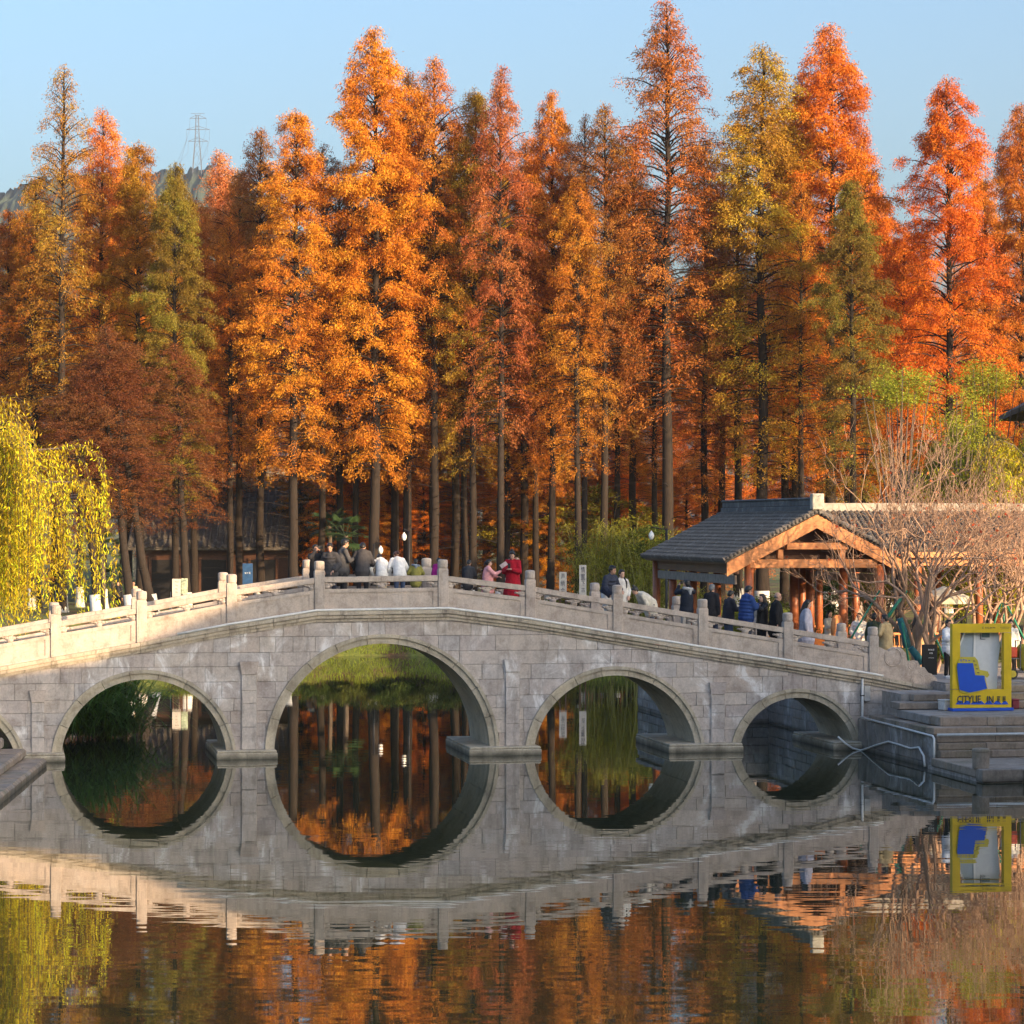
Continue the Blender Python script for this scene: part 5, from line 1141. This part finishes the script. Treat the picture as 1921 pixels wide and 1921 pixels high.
put_bare(0, 1722, 5.2, .84, 'bare tan-barked tree with a few red leaves in front of the pavilion gable', .3); put_bare(1, 1752, 4.2, .95, 'many-stemmed bare tree behind the black signboard', 1.4); put_bare(2, 1668, 8.2, .62, 'small bare tree right in front of the pavilion columns', 2.2)
put_bare(1, 1838, 5.5, .85, 'bare many-stemmed tree above the yellow frame', 3.0); put_bare(1, 1905, 6.5, .9, 'tall pale bare tree right of the yellow frame', 4.2)
# green tree props: poles strapped in a tripod
M['green_pole'] = plain('green_pole', (.012, .20, .12), .4, .2); M['wrap'] = plain('blue_green_wrap', (.015, .13, .15), .7, .3)
def pole(pts, lb, r=.035):
    mb = MB(); mb.sm = True; mb.tube(pts, r, 8); o = mb.build('support_pole', M['green_pole']); tag(o, lb, 'pole', 'green tree support poles')
def Pp(px, py, v): a = pv(px, py, v); return uv2w(a[0], v, a[1])
for (a, b, c, v, lb) in ((1650, 1108, (1592, 1205), 5.6, 'green pole propping the left bare tree towards the pavilion'), (1700, 1108, (1665, 1158), 4.9, 'short thick green pole strapped high on the leaning trunk'), (1692, 1168, (1705, 1242), 4.4, 'green pole standing by the wrapped trunk'), (1742, 1165, (1772, 1235), 4.6, 'green pole behind the black signboard'), (1878, 1130, (1862, 1180), 5.6, 'green pole just above the yellow frame'), (1882, 1130, (1884, 1178), 6.2, 'thin upright green pole above the yellow frame'), (1886, 1130, (1930, 1215), 5.2, 'long green pole leaning right of the yellow frame')):
    pole([Pp(a, b, v), Pp(c[0], c[1], v-.3)], lb, .05 if 'short' in lb else .03)
for a, b, lb in (((1702, 1215, 5.0), (1688, 1160, 5.0), 'blue-green wrapped trunk foot left of the black signboard'), ((1728, 1245, 4.3), (1708, 1215, 4.3), 'leaning blue-green wrapped stem beside the black signboard')):
    mb = MB(); mb.sm = True; mb.tube([Pp(*a), Pp((a[0]+b[0])/2+2, (a[1]+b[1])/2, a[2]), Pp(*b)], [.13, .115, .10], 10); o = mb.build('wrapped_trunk', M['wrap']); tag(o, lb, 'trunk')
# ---------------------------------------------------------------- yellow photo frame
M['yellow'] = plain('yellow_paint', (.74, .50, .008), .55, .10, 3); M['blue'] = plain('blue_paint', (.006, .085, .56), .5, .08, 3); M['white_paint'] = plain('white_paint', (.66, .68, .70), .6, .06); M['grey_blue'] = plain('grey_blue_panel', (.36, .43, .50), .6, .06); M['ink'] = plain('ink', (.01, .02, .06), .6, 0)
vS = -3.6; o0 = pv(1840, 1332, vS); frame = empty('photo_frame', uv2w(o0[0], vS, 1.30), TH, 'yellow upright photo frame with blue base and lettering on the terrace', 'frame')
def fp(px, py): a = pv(px, py, vS); return (a[0]-o0[0], a[1]-1.30)
def fbox(x0, y0, x1, y1, v0, v1, name, mat, parent=frame):
    a, b = fp(x0, y1), fp(x1, y0); mb = MB(); mb.box((a[0], v0, a[1]), (b[0], v1, b[1]), ch=.006); return mb.build(name, mat, parent)
fx0, fx1, fy0, fy1 = 1784.5, 1895, 1169.5, 1328; ix0, ix1, iy0, iy1 = 1799, 1881, 1187, 1292.5
fr = empty('x'); bpy.data.objects.remove(fr)
mb = MB()
for x0, y0, x1, y1 in ((fx0, fy0, fx1, iy0), (fx0, iy1, fx1, fy1), (fx0, iy0, ix0, iy1), (ix1, iy0, fx1, iy1)):
    a, b = fp(x0, y1), fp(x1, y0); mb.box((a[0], -.10, a[1]), (b[0], .10, b[1]))
fr = mb.build('frame_body', M['yellow'], frame)
fbox(1781.5, 1327, 1896.5, 1333.5, -.22, .30, 'base', M['blue'])
def fpoly(pts, v0, v1, name, mat, parent=frame):
    P = [fp(a, b) for a, b in pts]; mb = MB()
    ar = sum(P[i-1][0]*P[i][1]-P[i][0]*P[i-1][1] for i in range(len(P)))
    if ar < 0: P = P[::-1]
    mb.prism(P, v0, v1); return mb.build(name, mat, parent)
# cut-out figure of a pale panel standing behind the opening
fpoly([(1800, 1232), (1803, 1208), (1812, 1186), (1831, 1186), (1829, 1240), (1800, 1240)], .12, .15, 'back_panel', M['grey_blue']); fpoly([(1831, 1186), (1876, 1186), (1879, 1212), (1875, 1245), (1873, 1294), (1800, 1294), (1801, 1241), (1829, 1241)], .12, .15, 'back_panel', M['white_paint'])
fpoly([(1829.5, 1186), (1833, 1186), (1832, 1240), (1834, 1258), (1829, 1258), (1828, 1236)], .10, .118, 'panel_edge', plain('panel_white', (.8, .8, .8), .6, .04)); fpoly([(1812, 1186.5), (1814, 1186.5), (1804, 1212), (1801, 1234), (1799.5, 1234), (1802, 1210)], .10, .118, 'panel_edge', bpy.data.materials['panel_white'])
fpoly([(1845, 1188), (1859, 1188), (1859, 1196), (1845, 1196)], .10, .118, 'print_patch', plain('print_grey', (.12, .20, .22), .6, .2)); fpoly([(1842, 1188.5), (1842.7, 1188.5), (1842.7, 1199), (1851, 1199), (1851, 1199.7), (1842, 1199.7)], .10, .118, 'print_line', M['ink'])
# yellow speech ribbon with blue cut-out shape
fpoly([(1796, 1237), (1800, 1232), (1826, 1232), (1831, 1238), (1835, 1256), (1850, 1259), (1853, 1266), (1849, 1271), (1845, 1268), (1850, 1292), (1835, 1297), (1815, 1302), (1797, 1297), (1793, 1270), (1791.5, 1248)], -.125, -.102, 'ribbon', plain('ribbon_yellow', (.58, .48, .05), .55, .08))
bl = fpoly([(1793.5, 1243.5), (1822, 1243.5), (1826, 1266), (1843.5, 1267), (1844, 1274), (1848.5, 1291), (1834, 1295), (1815.5, 1298.5), (1797, 1293.5), (1794, 1268), (1792.3, 1251)], -.145, -.127, 'blue_shape', M['blue'])
fpoly([(1790, 1321), (1796, 1314), (1801, 1314), (1805, 1319), (1809, 1314), (1814, 1314), (1819, 1320), (1823, 1315), (1829, 1317), (1833, 1315), (1838, 1314), (1845, 1320), (1849, 1315), (1855, 1314), (1860, 1320), (1866, 1314.5), (1871, 1314.5), (1876, 1320), (1881, 1314.5), (1885, 1315), (1889.5, 1321)], -.112, -.102, 'blue_waves', M['blue'])
def text_mesh(s, size, bold=0.0, extrude=.004):
    c = bpy.data.curves.new('txt', 'FONT'); c.body = s; c.size = size; c.extrude = extrude; c.offset = bold; c.resolution_u = 2; o = bpy.data.objects.new('txt', c); C.objects.link(o)
    me = bpy.data.meshes.new_from_object(o.evaluated_get(bpy.context.evaluated_depsgraph_get())); bpy.data.objects.remove(o); bpy.data.curves.remove(c); return me
def lettering(s, px0, px1, base_py, top_py, v, parent, mat, name='lettering', P=None, bold=.0):
    P = P or fp; me = text_mesh(s, 1.0, bold); co = np.zeros(len(me.vertices)*3, np.float32); me.vertices.foreach_get('co', co); co = co.reshape(-1, 3)
    mn, mx = co.min(0), co.max(0); a, b = P(px0, base_py), P(px1, top_py); X = a[0]+(co[:, 0]-mn[0])/(mx[0]-mn[0])*(b[0]-a[0]); Z = a[1]+(co[:, 1]-mn[1])/(mx[1]-mn[1])*(b[1]-a[1])
    co = np.stack([X, np.full(len(X), v)-(co[:, 2]-mn[2])/max(1e-6, mx[2]-mn[2])*.006, Z], -1); me.vertices.foreach_set('co', co.ravel().astype(np.float32)); me.update(); me.materials.clear(); return link(name, me, parent, mat)
lettering('CITYLIE', 1793, 1837, 1318.5, 1304, -.113, frame, M['ink'], bold=.01); lettering('IN', 1849, 1861, 1318.5, 1305, -.113, frame, M['ink'], bold=.01); lettering('丽', 1868, 1873.5, 1316, 1305.5, -.113, frame, M['ink']); lettering('丽', 1878, 1884, 1316, 1305.5, -.113, frame, M['ink'])
def marks(parent, mat, x0, x1, y0, y1, v, n, P, seed=0, name='small_print'):
    """print too small to read in the photograph: a row of short strokes"""
    rr = random.Random(seed); mb = MB(); a, b = P(x0, y1), P(x1, y0); w_ = (b[0]-a[0])/n; h_ = b[1]-a[1]
    for i in range(n):
        x = a[0]+w_*i
        for k in range(3):
            if rr.random() < .5: z = a[1]+h_*rr.uniform(.05, .85); mb.box((x+w_*.08, v-.003, z), (x+w_*.85, v, z+h_*.13))
            else: q = x+w_*rr.uniform(.1, .7); mb.box((q, v-.003, a[1]+h_*rr.uniform(0, .2)), (q+w_*.14, v, b[1]-h_*rr.uniform(0, .2)))
    return mb.build(name, mat, parent)
marks(frame, M['blue'], 1797.5, 1818, 1236, 1241, -.126, 4, fp, 1); marks(frame, M['ink'], 1845, 1865.5, 1175.6, 1179.2, -.101, 7, fp, 2); marks(frame, M['ink'], 1874, 1891, 1175.4, 1177.4, -.101, 7, fp, 3); marks(frame, M['ink'], 1876, 1890, 1178.2, 1180, -.101, 6, fp, 4)
mb = MB(); c_ = fp(1841.5, 1177.3); mb.tube([(c_[0]+.022*math.cos(t), -.104, c_[1]+.022*math.sin(t)) for t in np.linspace(.4, 5.6, 12)], .005, 5); mb.build('emblem', M['ink'], frame)
for s_, f_ in enumerate(('1', '2', '3', '4')):
    t = s_/3; a = (1824+8*t, 1240+22*t); fpoly([(a[0]-2, a[1]-1.2), (a[0]+2.4, a[1]-1.0), (a[0]+2.4, a[1]+.4), (a[0]-2, a[1]+.2)], -.132, -.126, 'ribbon_mark', M['ink'])
# things around the frame
def boxthing(name, lb, cat, px0, py0, px1, py1, v, dep, z, mat, rz=0):
    a, b = pv(px0, py1, v), pv(px1, py0, v); w_, h_ = b[0]-a[0], b[1]-a[1]; o = empty(name, uv2w((a[0]+b[0])/2, v, z), TH+rz, lb, cat)
    mb = MB(); mb.box((-w_/2, -dep/2, 0), (w_/2, dep/2, h_*.86), ch=.02); mb.build('body', mat, o); mb = MB(); mb.box((-w_/2-.01, -dep/2-.01, h_*.862), (w_/2+.01, dep/2+.01, h_), ch=.015); mb.build('lid', mat, o); return o
boxthing('foam_box', 'dirty white foam box beside the yellow frame', 'box', 1764, 1311, 1783, 1331, -3.3, .3, 1.30, plain('foam', (.62, .58, .54), .8), .35); boxthing('red_crate', 'dark red box behind the right foot of the yellow frame', 'box', 1896, 1313, 1909, 1331, -3.0, .3, 1.30, plain('dark_red', (.20, .02, .035), .6))
st = empty('signboard', uv2w(pv(1743, 1268, 3.0)[0], 3.0, 1.90), TH, 'black upright signboard with small white lettering behind the scroll stone', 'sign'); a0, b0 = pv(1730, 1268, 3.0), pv(1757, 1209, 3.0); o_ = pv(1743, 1268, 3.0)[0]
mb = MB(); mb.box((a0[0]-o_, -.05, 0), (b0[0]-o_, .05, b0[1]-1.9), ch=.008); mb.build('board', plain('black_board', (.008, .008, .009), .85, .2), st)
def sp_(px, py): a = pv(px, py, 3.0); return (a[0]-o_, a[1]-1.9)
for q_, (y0, y1, x0, x1, n_) in enumerate(((1217, 1220.5, 1740, 1752, 6), (1223.5, 1227, 1742, 1749, 3), (1233, 1235.2, 1741, 1751, 6))): marks(st, bpy.data.materials['white_paint'], x0, x1, y0, y1, -.051, n_, sp_, q_+10)
# cleaning cart at the right edge
ct = empty('cart', uv2w(pv(1912, 1300, .5)[0], .5, 1.90), TH, 'cleaning cart with yellow bag and yellow wheels at the right edge', 'cart')
mb = MB(); mb.box((-.45, -.25, .18), (.75, .25, .24), ch=.01); mb.build('tray', plain('cart_grey', (.10, .10, .11), .5), ct); mb = MB(); mb.box((-.02, -.24, .25), (.72, .24, 1.0), ch=.09); mb.build('bag', plain('cart_yellow', (.50, .40, .03), .7), ct); mb = MB(); mb.box((-.42, -.2, .62), (-.12, .2, .92), ch=.03); mb.build('bucket', plain('cart_red', (.55, .06, .02), .5), ct)
mb = MB(); mb.tube([(-.42, 0, .24), (-.42, 0, .62)], .02, 8); mb.box((-.44, -.22, .58), (-.10, .22, .615)); mb.tube([(-.04, -.2, .24), (-.04, -.2, 1.1), (-.04, .2, 1.1), (-.04, .2, .24)], .02, 8); mb.build('handle_frame', bpy.data.materials['cart_grey'], ct)
for x, y in ((-.30, -.27), (.60, -.27), (-.30, .27), (.60, .27)):
    mb = MB(); mb.lathe([(.05, -.03), (.15, -.03), (.16, 0), (.15, .03), (.05, .03)], 18, Matrix.Translation((x, y, .16))@Matrix.Rotation(math.pi/2, 4, 'X')); w_ = mb.build('wheel', plain('tyre_black', (.015, .015, .015), .7), ct); mb = MB(); mb.lathe([(.02, -.036), (.10, -.034), (.10, .034), (.02, .036)], 14, Matrix.Translation((x, y, .16))@Matrix.Rotation(math.pi/2, 4, 'X')); mb.build('hub', bpy.data.materials['cart_yellow'], w_)
# white parasol tops and pointed stones behind
mb = MB(); mb.lathe([(.02, 2.5), (.9, 2.15), (1.0, 1.95)][::-1], 8); u_ = pv(1770, 1170, 9.0)[0]; us_ = empty('sunshade', uv2w(u_, 9.0, 1.88), TH, 'cream canvas sunshade behind the bare trees', 'sunshade'); mb.build('canopy', plain('cream_canvas', (.72, .62, .44), .9), us_); mb = MB(); mb.tube([(0, 0, 0), (0, 0, 2.45)], .025, 8); mb.build('pole', M['wood_dark'], us_)
mb = MB(); mb.add([(-.35, -.2, 0), (.35, -.2, 0), (.35, .2, 0), (-.35, .2, 0), (-.12, -.14, .9), (.33, -.14, 1.0), (.30, .12, 1.0), (-.1, .12, .9), (.27, 0, 1.9)], [(0, 1, 5, 4), (1, 2, 6, 5), (2, 3, 7, 6), (3, 0, 4, 7), (4, 5, 8), (5, 6, 8), (6, 7, 8), (7, 4, 8)]); o = mb.build('scholar_stone', M['rail_stone']); o.location = uv2w(pv(1602, 1150, 14)[0], 14, 1.86); tag(o, 'pointed pale standing stone behind the pavilion columns', 'stone')
mb = MB(); mb.sm = True; mb.tube([(0, -.06, 0), (0, .06, 0)], .42, 20); o = mb.build('round_board', M['wood']); o.location = Pp(1570, 1178, 9.0); o.rotation_euler.z = 1.1; tag(o, 'round brown board standing behind the bridge foot', 'board')
# ---------------------------------------------------------------- far shore: shops, boards, lamps, palms, bamboo, tent
def house(px0, px1, Y, wall_h, ridge_py, lb, wallm, deep=8):
    x0, x1 = pX(px0, Y), pX(px1, Y); cx = (x0+x1)/2; hw_ = (x1-x0)/2; o = empty('shop_house', (cx, Y, 1.85), 0, lb, 'building'); rz__ = at(0, ridge_py, Y+deep/2).z-1.85
    mb = MB(); mb.box((-hw_, 0, -.3), (hw_, deep, wall_h)); mb.build('wall', wallm, o)
    mb = MB(); e = .9; P = [(-e, wall_h-.15), (deep/2, rz__-.15), (deep+e, wall_h-.15), (deep+e, wall_h), (deep/2, rz__), (-e, wall_h)]; mb.prism(P[::-1], -hw_-.6, hw_+.6, 'x'); r_ = mb.build('roof', M['tile'], o)
    mb = MB(); mb.box((-hw_-.6, deep/2-.18, rz__-.04), (hw_+.6, deep/2+.18, rz__+.35), ch=.03); mb.build('roof_ridge', plain('house_ridge', (.50, .42, .33), .9), r_)
    n = int(2*hw_/.33)
    for i in range(n+1):
        mb = MB(); x = -hw_-.5+i*(2*hw_+1.0)/n; s_ = (rz__-wall_h)/(deep/2+e); mb.tube([(x, -e-.03, wall_h+.03), (x, deep/2-.15, rz__+.02)], .075, 5); mb.build('tile_row', M['tile'], r_)
    k = int(2*hw_/2.2)
    for i in range(k):
        x = -hw_+(i+.5)*2*hw_/k; mb = MB(); mb.box((x-.75, -.04, .1), (x+.75, .0, 2.5)); d_ = mb.build('door_opening', plain('shop_dark', (.012, .010, .010), .5, .2), o)
        for xx_ in (x-.78, x+.78): mb = MB(); mb.box((xx_-.07, -.12, 0), (xx_+.07, -.005, 2.6), ch=.01); mb.build('door_post', M['wood_dark'], d_)
    return o
house(262, 540, 157, 3.2, 915, 'dark timber shop with tiled roof among the leaning trees', M['wood_dark']); house(596, 868, 168, 3.2, 912, 'long house with grey tiled roof behind the stems at the bridge crest', plain('cream_wall', (.42, .36, .27), .9)); house(250, 545, 205, 9.5, 780, 'large cream-walled house high behind the leaning trees', plain('cream_wall_b', (.62, .52, .36), .9), 9)
def board(px0, py0, px1, py1, Y, lb, mat, lines, ink, cat='sign', legs=True):
    a, b = at(px0, py1, Y), at(px1, py0, Y); o = empty('signboard', ((a.x+b.x)/2, Y, gz(a.x, Y)), 0, lb, cat); w_ = (b.x-a.x)/2; z0, z1 = a.z-o.location.z, b.z-o.location.z
    mb = MB(); mb.box((-w_, -.03, z0), (w_, .03, z1), ch=.008); mb.build('panel', mat, o)
    if legs:
        for s_ in (-1, 1): mb = MB(); mb.box((s_*(w_-.04)-.03, -.02, -.05), (s_*(w_-.04)+.03, .05, z1+.02)); mb.build('post', M['wood_dark'], o)
    for s_, fx0_, fx1_, f0, f1 in lines:
        if isinstance(s_, int): marks(o, ink, -w_+2*w_*fx0_, -w_+2*w_*fx1_, z0+(z1-z0)*f1, z0+(z1-z0)*f0, -.032, s_, lambda a_, b_: (a_, b_), int(px0)); continue
        lettering(s_, -w_+2*w_*fx0_, -w_+2*w_*fx1_, z0+(z1-z0)*f0, z0+(z1-z0)*f1, -.034, o, ink, P=lambda a_, b_: (a_, b_))
    return o
M['cream_board'] = plain('cream_board', (.58, .53, .47), .8, .12)
board(1049, 1073, 1063, 1122, 134.9, 'narrow cream board with three brush characters between two stems', M['cream_board'], (('声', .25, .75, .74, .95), ('绱', .2, .75, .46, .68), ('会', .25, .75, .18, .40)), M['ink'])
board(1086.5, 1060, 1100, 1124, 134.6, 'taller narrow cream board with brush characters right of the dark stem', M['cream_board'], (('情', .25, .8, .78, .95), ('置', .25, .8, .57, .74), ('下', .3, .8, .38, .54), ('古', .3, .8, .2, .34)), M['ink'])
board(323, 1086, 339, 1121, 135.6, 'leaning cream notice board with a column of small characters by the shop', M['cream_board'], ((3, .3, .8, .80, .90), (2, .35, .7, .60, .70), (2, .35, .7, .42, .52), (2, .35, .7, .24, .34)), M['ink']); board(340, 1085, 352, 1115, 136.2, 'green and white poster board beside the cream notice board', plain('poster', (.42, .50, .36), .7, .5, 9), ((4, .15, .85, .80, .88),), M['ink'])
board(455, 1057, 474, 1110, 140, 'tall blue standing sign by the shop', plain('blue_sign', (.012, .06, .16), .6, .25), ((3, .2, .8, .62, .70),), bpy.data.materials['white_paint'])
def lamp(px, py, Y, lb, arm=.9):
    p_ = at(px, py, Y); zb_ = gz(p_.x, Y); o = empty('street_lamp', (p_.x+arm, Y, zb_), 0, lb, 'lamp'); h_ = p_.z-zb_
    mb = MB(); mb.sm = True; mb.tube([(0, 0, 0), (0, 0, h_+.35)], .06, 8); mb.build('post', plain('lamp_black', (.012, .012, .014), .5), o); mb = MB(); mb.tube([(0, 0, h_+.3), (-arm, 0, h_+.42)], .028, 6); mb.build('arm', bpy.data.materials['lamp_black'], o)
    mb = MB(); mb.sm = True; mb.lathe([(.02, .26), (.05, .20), (.11, .14), (.135, .02), (.10, -.11), (.04, -.17)][::-1], 12, Matrix.Translation((-arm, 0, h_))); mb.build('globe', plain('lamp_glass', (.85, .85, .83), .3, .03), o)
lamp(1222, 1006, 128, 'white globe lamp hanging from a dark arm left of the pavilion roof', .7); lamp(714, 1033, 141, 'white lantern lamp between the stems above the white jackets', -.35); lamp(758, 1008, 141.5, 'upper white lantern lamp right of the lower lantern', .25)
# palms
def palm(px, Y, h, s, lb):
    o = empty('fan_palm', (pX(px, Y), Y, gz(pX(px, Y), Y)), 0, lb, 'palm'); o.scale = (s, s, s); mb = MB(); mb.sm = True; mb.tube([(0, 0, -.2), (.05, 0, h*.5), (0, 0, h)], [.13, .11, .12], 9); mb.build('trunk', M['bark_grey'], o)
    rs = random.Random(int(px))
    for f in range(20):
        az = f*2.4+rs.random(); el_ = rs.uniform(-.5, 1.1); d = Vector((math.cos(az)*math.cos(el_), math.sin(az)*math.cos(el_), math.sin(el_))); b = Vector((0, 0, h))+d*.75; mb = MB(); mb.tube([(0, 0, h-.05), b], .014, 5)
        sd = d.cross(Vector((0, 0, 1))).normalized(); up = sd.cross(d)
        for q in range(15):
            t = -1.25+2.5*q/14; dd = (d*math.cos(t)+sd*math.sin(t)).normalized(); L = .62*(1-.12*abs(t)); w_ = (dd.cross(up)).normalized()*.030; m_ = b+dd*L*.55; e_ = b+dd*L+Vector((0, 0, -.16*L-.05)); mb.add([b-w_*.4, b+w_*.4, m_+w_, e_, m_-w_], [(0, 1, 2, 4), (4, 2, 3)])
        mb.build('frond', M['palm'], o)
M['palm'] = plain('palm_green', (.030, .062, .020), .5, .4)
palm(192, 138, 3.0, 1.05, 'dark fan palm behind the willow on the left shore'); palm(212, 140, 1.7, .95, 'lower fan palm beside the taller one'); palm(648, 146, 3.4, 1.15, 'dark fan palm behind the men on the bridge'); palm(618, 149, 4.0, 1.1, 'taller fan palm left of the other behind the men')
# bamboo
def bamboo(seed, n=46, H=5.0, Rr=1.7):
    rs = np.random.RandomState(seed); x, y = rs.randn(n)*Rr*.55, rs.randn(n)*Rr*.4; h = H*(.7+.4*rs.rand(n)); ln = rs.randn(n, 2)*.35; T_ = np.linspace(0, 1, 6)
    P = np.stack([np.stack([x+ln[:, 0]*t*t*2, y+ln[:, 1]*t*t*2, h*t-.3*t**3], -1) for t in T_], 1); V, Q = tubes_np(P, np.full((n, 6), .022)*np.linspace(1.1, .3, 6), 5); tr = arr_mesh('culms', V, Q, smooth=True)
    m = n*150; k = rs.randint(0, n, m); t = .22+.78*rs.rand(m); c = np.stack([x[k]+ln[k, 0]*t*t*2, y[k]+ln[k, 1]*t*t*2, h[k]*t-.3*t**3], -1)+rs.randn(m, 3)*np.array([.28, .28, .18]); ax = unit(rs.randn(m, 3)*.7+np.array([0, 0, -.7])); LV, LQ = diamonds(c, ax*(.09+.05*rs.rand(m))[:, None], unit(np.cross(ax, rs.randn(m, 3)))*.016); return tr, arr_mesh('leaves', LV, LQ, {'tint': rs.rand(m), 'clump': rs.rand(n)[k]})
bmb = bamboo(61); bmb[0].materials.append(plain('bamboo_culm', (.24, .24, .06), .5)); bmb[1].materials.append(M['leaf_green'])
for px, Y, s, col in ((1120, 137.5, .9, (.28, .28, .03)), (1168, 137, 1.0, (.34, .32, .03)), (1210, 136.6, .85, (.24, .26, .03)), (1245, 137.5, .8, (.26, .24, .02)), (1330, 133, .8, (.24, .24, .02)), (1380, 131, .75, (.16, .19, .02))):
    o = empty('bamboo_clump', (pX(px, Y), Y, gz(pX(px, Y), Y)-.05), px, 'thicket of green and yellow bamboo behind the sloping railing', 'bamboo', 'bamboo behind the railing'); o.scale = (s, s, s); link('culms', bmb[0], o); c = link('leaves', bmb[1], o); c.color = (*col, 1)
# white tents among the stems
for px, Y, w_, lb in ((1035, 156, 2.2, 'pale peaked tent standing between the stems right of the red coat'),):
    o = empty('market_tent', (pX(px, Y), Y, gz(pX(px, Y), Y)), .2, lb, 'tent'); mb = MB(); h0, h1 = 2.0, at(0, 1000, Y).z-o.location.z; mb.add([(-w_, -w_, h0), (w_, -w_, h0), (w_, w_, h0), (-w_, w_, h0), (-w_*.35, -w_*.35, h0+(h1-h0)*.38), (w_*.35, -w_*.35, h0+(h1-h0)*.38), (w_*.35, w_*.35, h0+(h1-h0)*.38), (-w_*.35, w_*.35, h0+(h1-h0)*.38), (0, 0, h1), (-w_, -w_, h0-.3), (w_, -w_, h0-.3), (w_, w_, h0-.3), (-w_, w_, h0-.3)], [(0, 1, 5, 4), (1, 2, 6, 5), (2, 3, 7, 6), (3, 0, 4, 7), (4, 5, 8), (5, 6, 8), (6, 7, 8), (7, 4, 8), (0, 9, 10, 1), (1, 10, 11, 2), (2, 11, 12, 3), (3, 12, 9, 0)]); mb.build('canopy', plain('tent_canvas', (.56, .55, .48), .8), o)
    for sx in (-1, 1):
        for sy in (-1, 1): mb = MB(); mb.tube([(sx*w_*.97, sy*w_*.97, 0), (sx*w_*.97, sy*w_*.97, h0)], .03, 6); mb.build('pole', bpy.data.materials['lamp_black'], o)
# ---------------------------------------------------------------- pylon on the ridge
Yp = 1985; s0 = at(370, 322, Yp); pyl = empty('power_pylon', (s0.x, Yp, s0.z-6), 0, 'grey lattice power pylon standing on the hazy ridge', 'pylon'); M['steel'] = plain('pylon_steel', (.10, .11, .13), .6, .05)
def pyz(py): return CH+(HY-py)/F*Yp-(s0.z-6)
def pyx(px): return (px-CX)/F*Yp-s0.x
mb = MB(); lv = [(328, 9.5), (302, 7.2), (280, 5.4), (266, 4.2), (254, 3.6), (244, 3.2), (233, 2.8), (222, 2.6), (216, 2.2)]
for i, ((ya, wa), (yb, wb)) in enumerate(zip(lv[:-1], lv[1:])):
    a, b = wa*Yp/F, wb*Yp/F
    for sx in (-1, 1):
        for sy in (-1, 1): mb.tube([(sx*a, sy*a*.6, pyz(ya)-(8 if i == 0 else 0)), (sx*b, sy*b*.6, pyz(yb))], .26, 4)
        mb.tube([(-sx*a, -a*.6, pyz(ya)), (sx*b, -b*.6, pyz(yb))], .10, 4)
mb.build('lattice_tower', M['steel'], pyl)
for y, x0, x1 in ((222, 356, 387), (243, 350, 393), (265, 353, 390)):
    mb = MB(); mb.tube([(pyx(x0), 0, pyz(y)), (pyx(x1), 0, pyz(y))], .24, 4); mb.tube([(pyx(x0), 0, pyz(y)), (pyx(368), 0, pyz(y-6)), (pyx(373), 0, pyz(y-6)), (pyx(x1), 0, pyz(y))], .18, 4); mb.build('cross_arm', M['steel'], pyl)
    for x in (x0, x1): mb = MB(); mb.tube([(pyx(x), 0, pyz(y)), (pyx(x), -1.0, pyz(y+21)), (pyx(x), -60, pyz(330))], .09, 4); mb.build('cable', M['steel'], pyl)
mb = MB(); mb.tube([(pyx(358), 0, pyz(213)), (pyx(384), 0, pyz(213))], .18, 4); mb.tube([(pyx(364), 0, pyz(213)), (pyx(368), 0, pyz(216))], .12, 4); mb.tube([(pyx(378), 0, pyz(213)), (pyx(374), 0, pyz(216))], .12, 4); mb.build('top_arm', M['steel'], pyl)
# ---------------------------------------------------------------- haze
hz = MB(); hz.box((-1400, -140, -3), (1400, 2090, 325)); ho = hz.mesh('haze'); t = NT('haze'); t.t.nodes.remove(t.b); pvn = t.n('ShaderNodeVolumePrincipled'); pvn.inputs['Color'].default_value = (.78, .88, 1.0, 1); pvn.inputs['Density'].default_value = HAZE; pvn.inputs['Anisotropy'].default_value = 0.2; t.l(pvn.outputs[0], t.o.inputs['Volume'])
ho = link('haze', ho, None, t.m); tag(ho, 'thin bluish evening haze over the lake and hills', 'haze', kind='stuff')
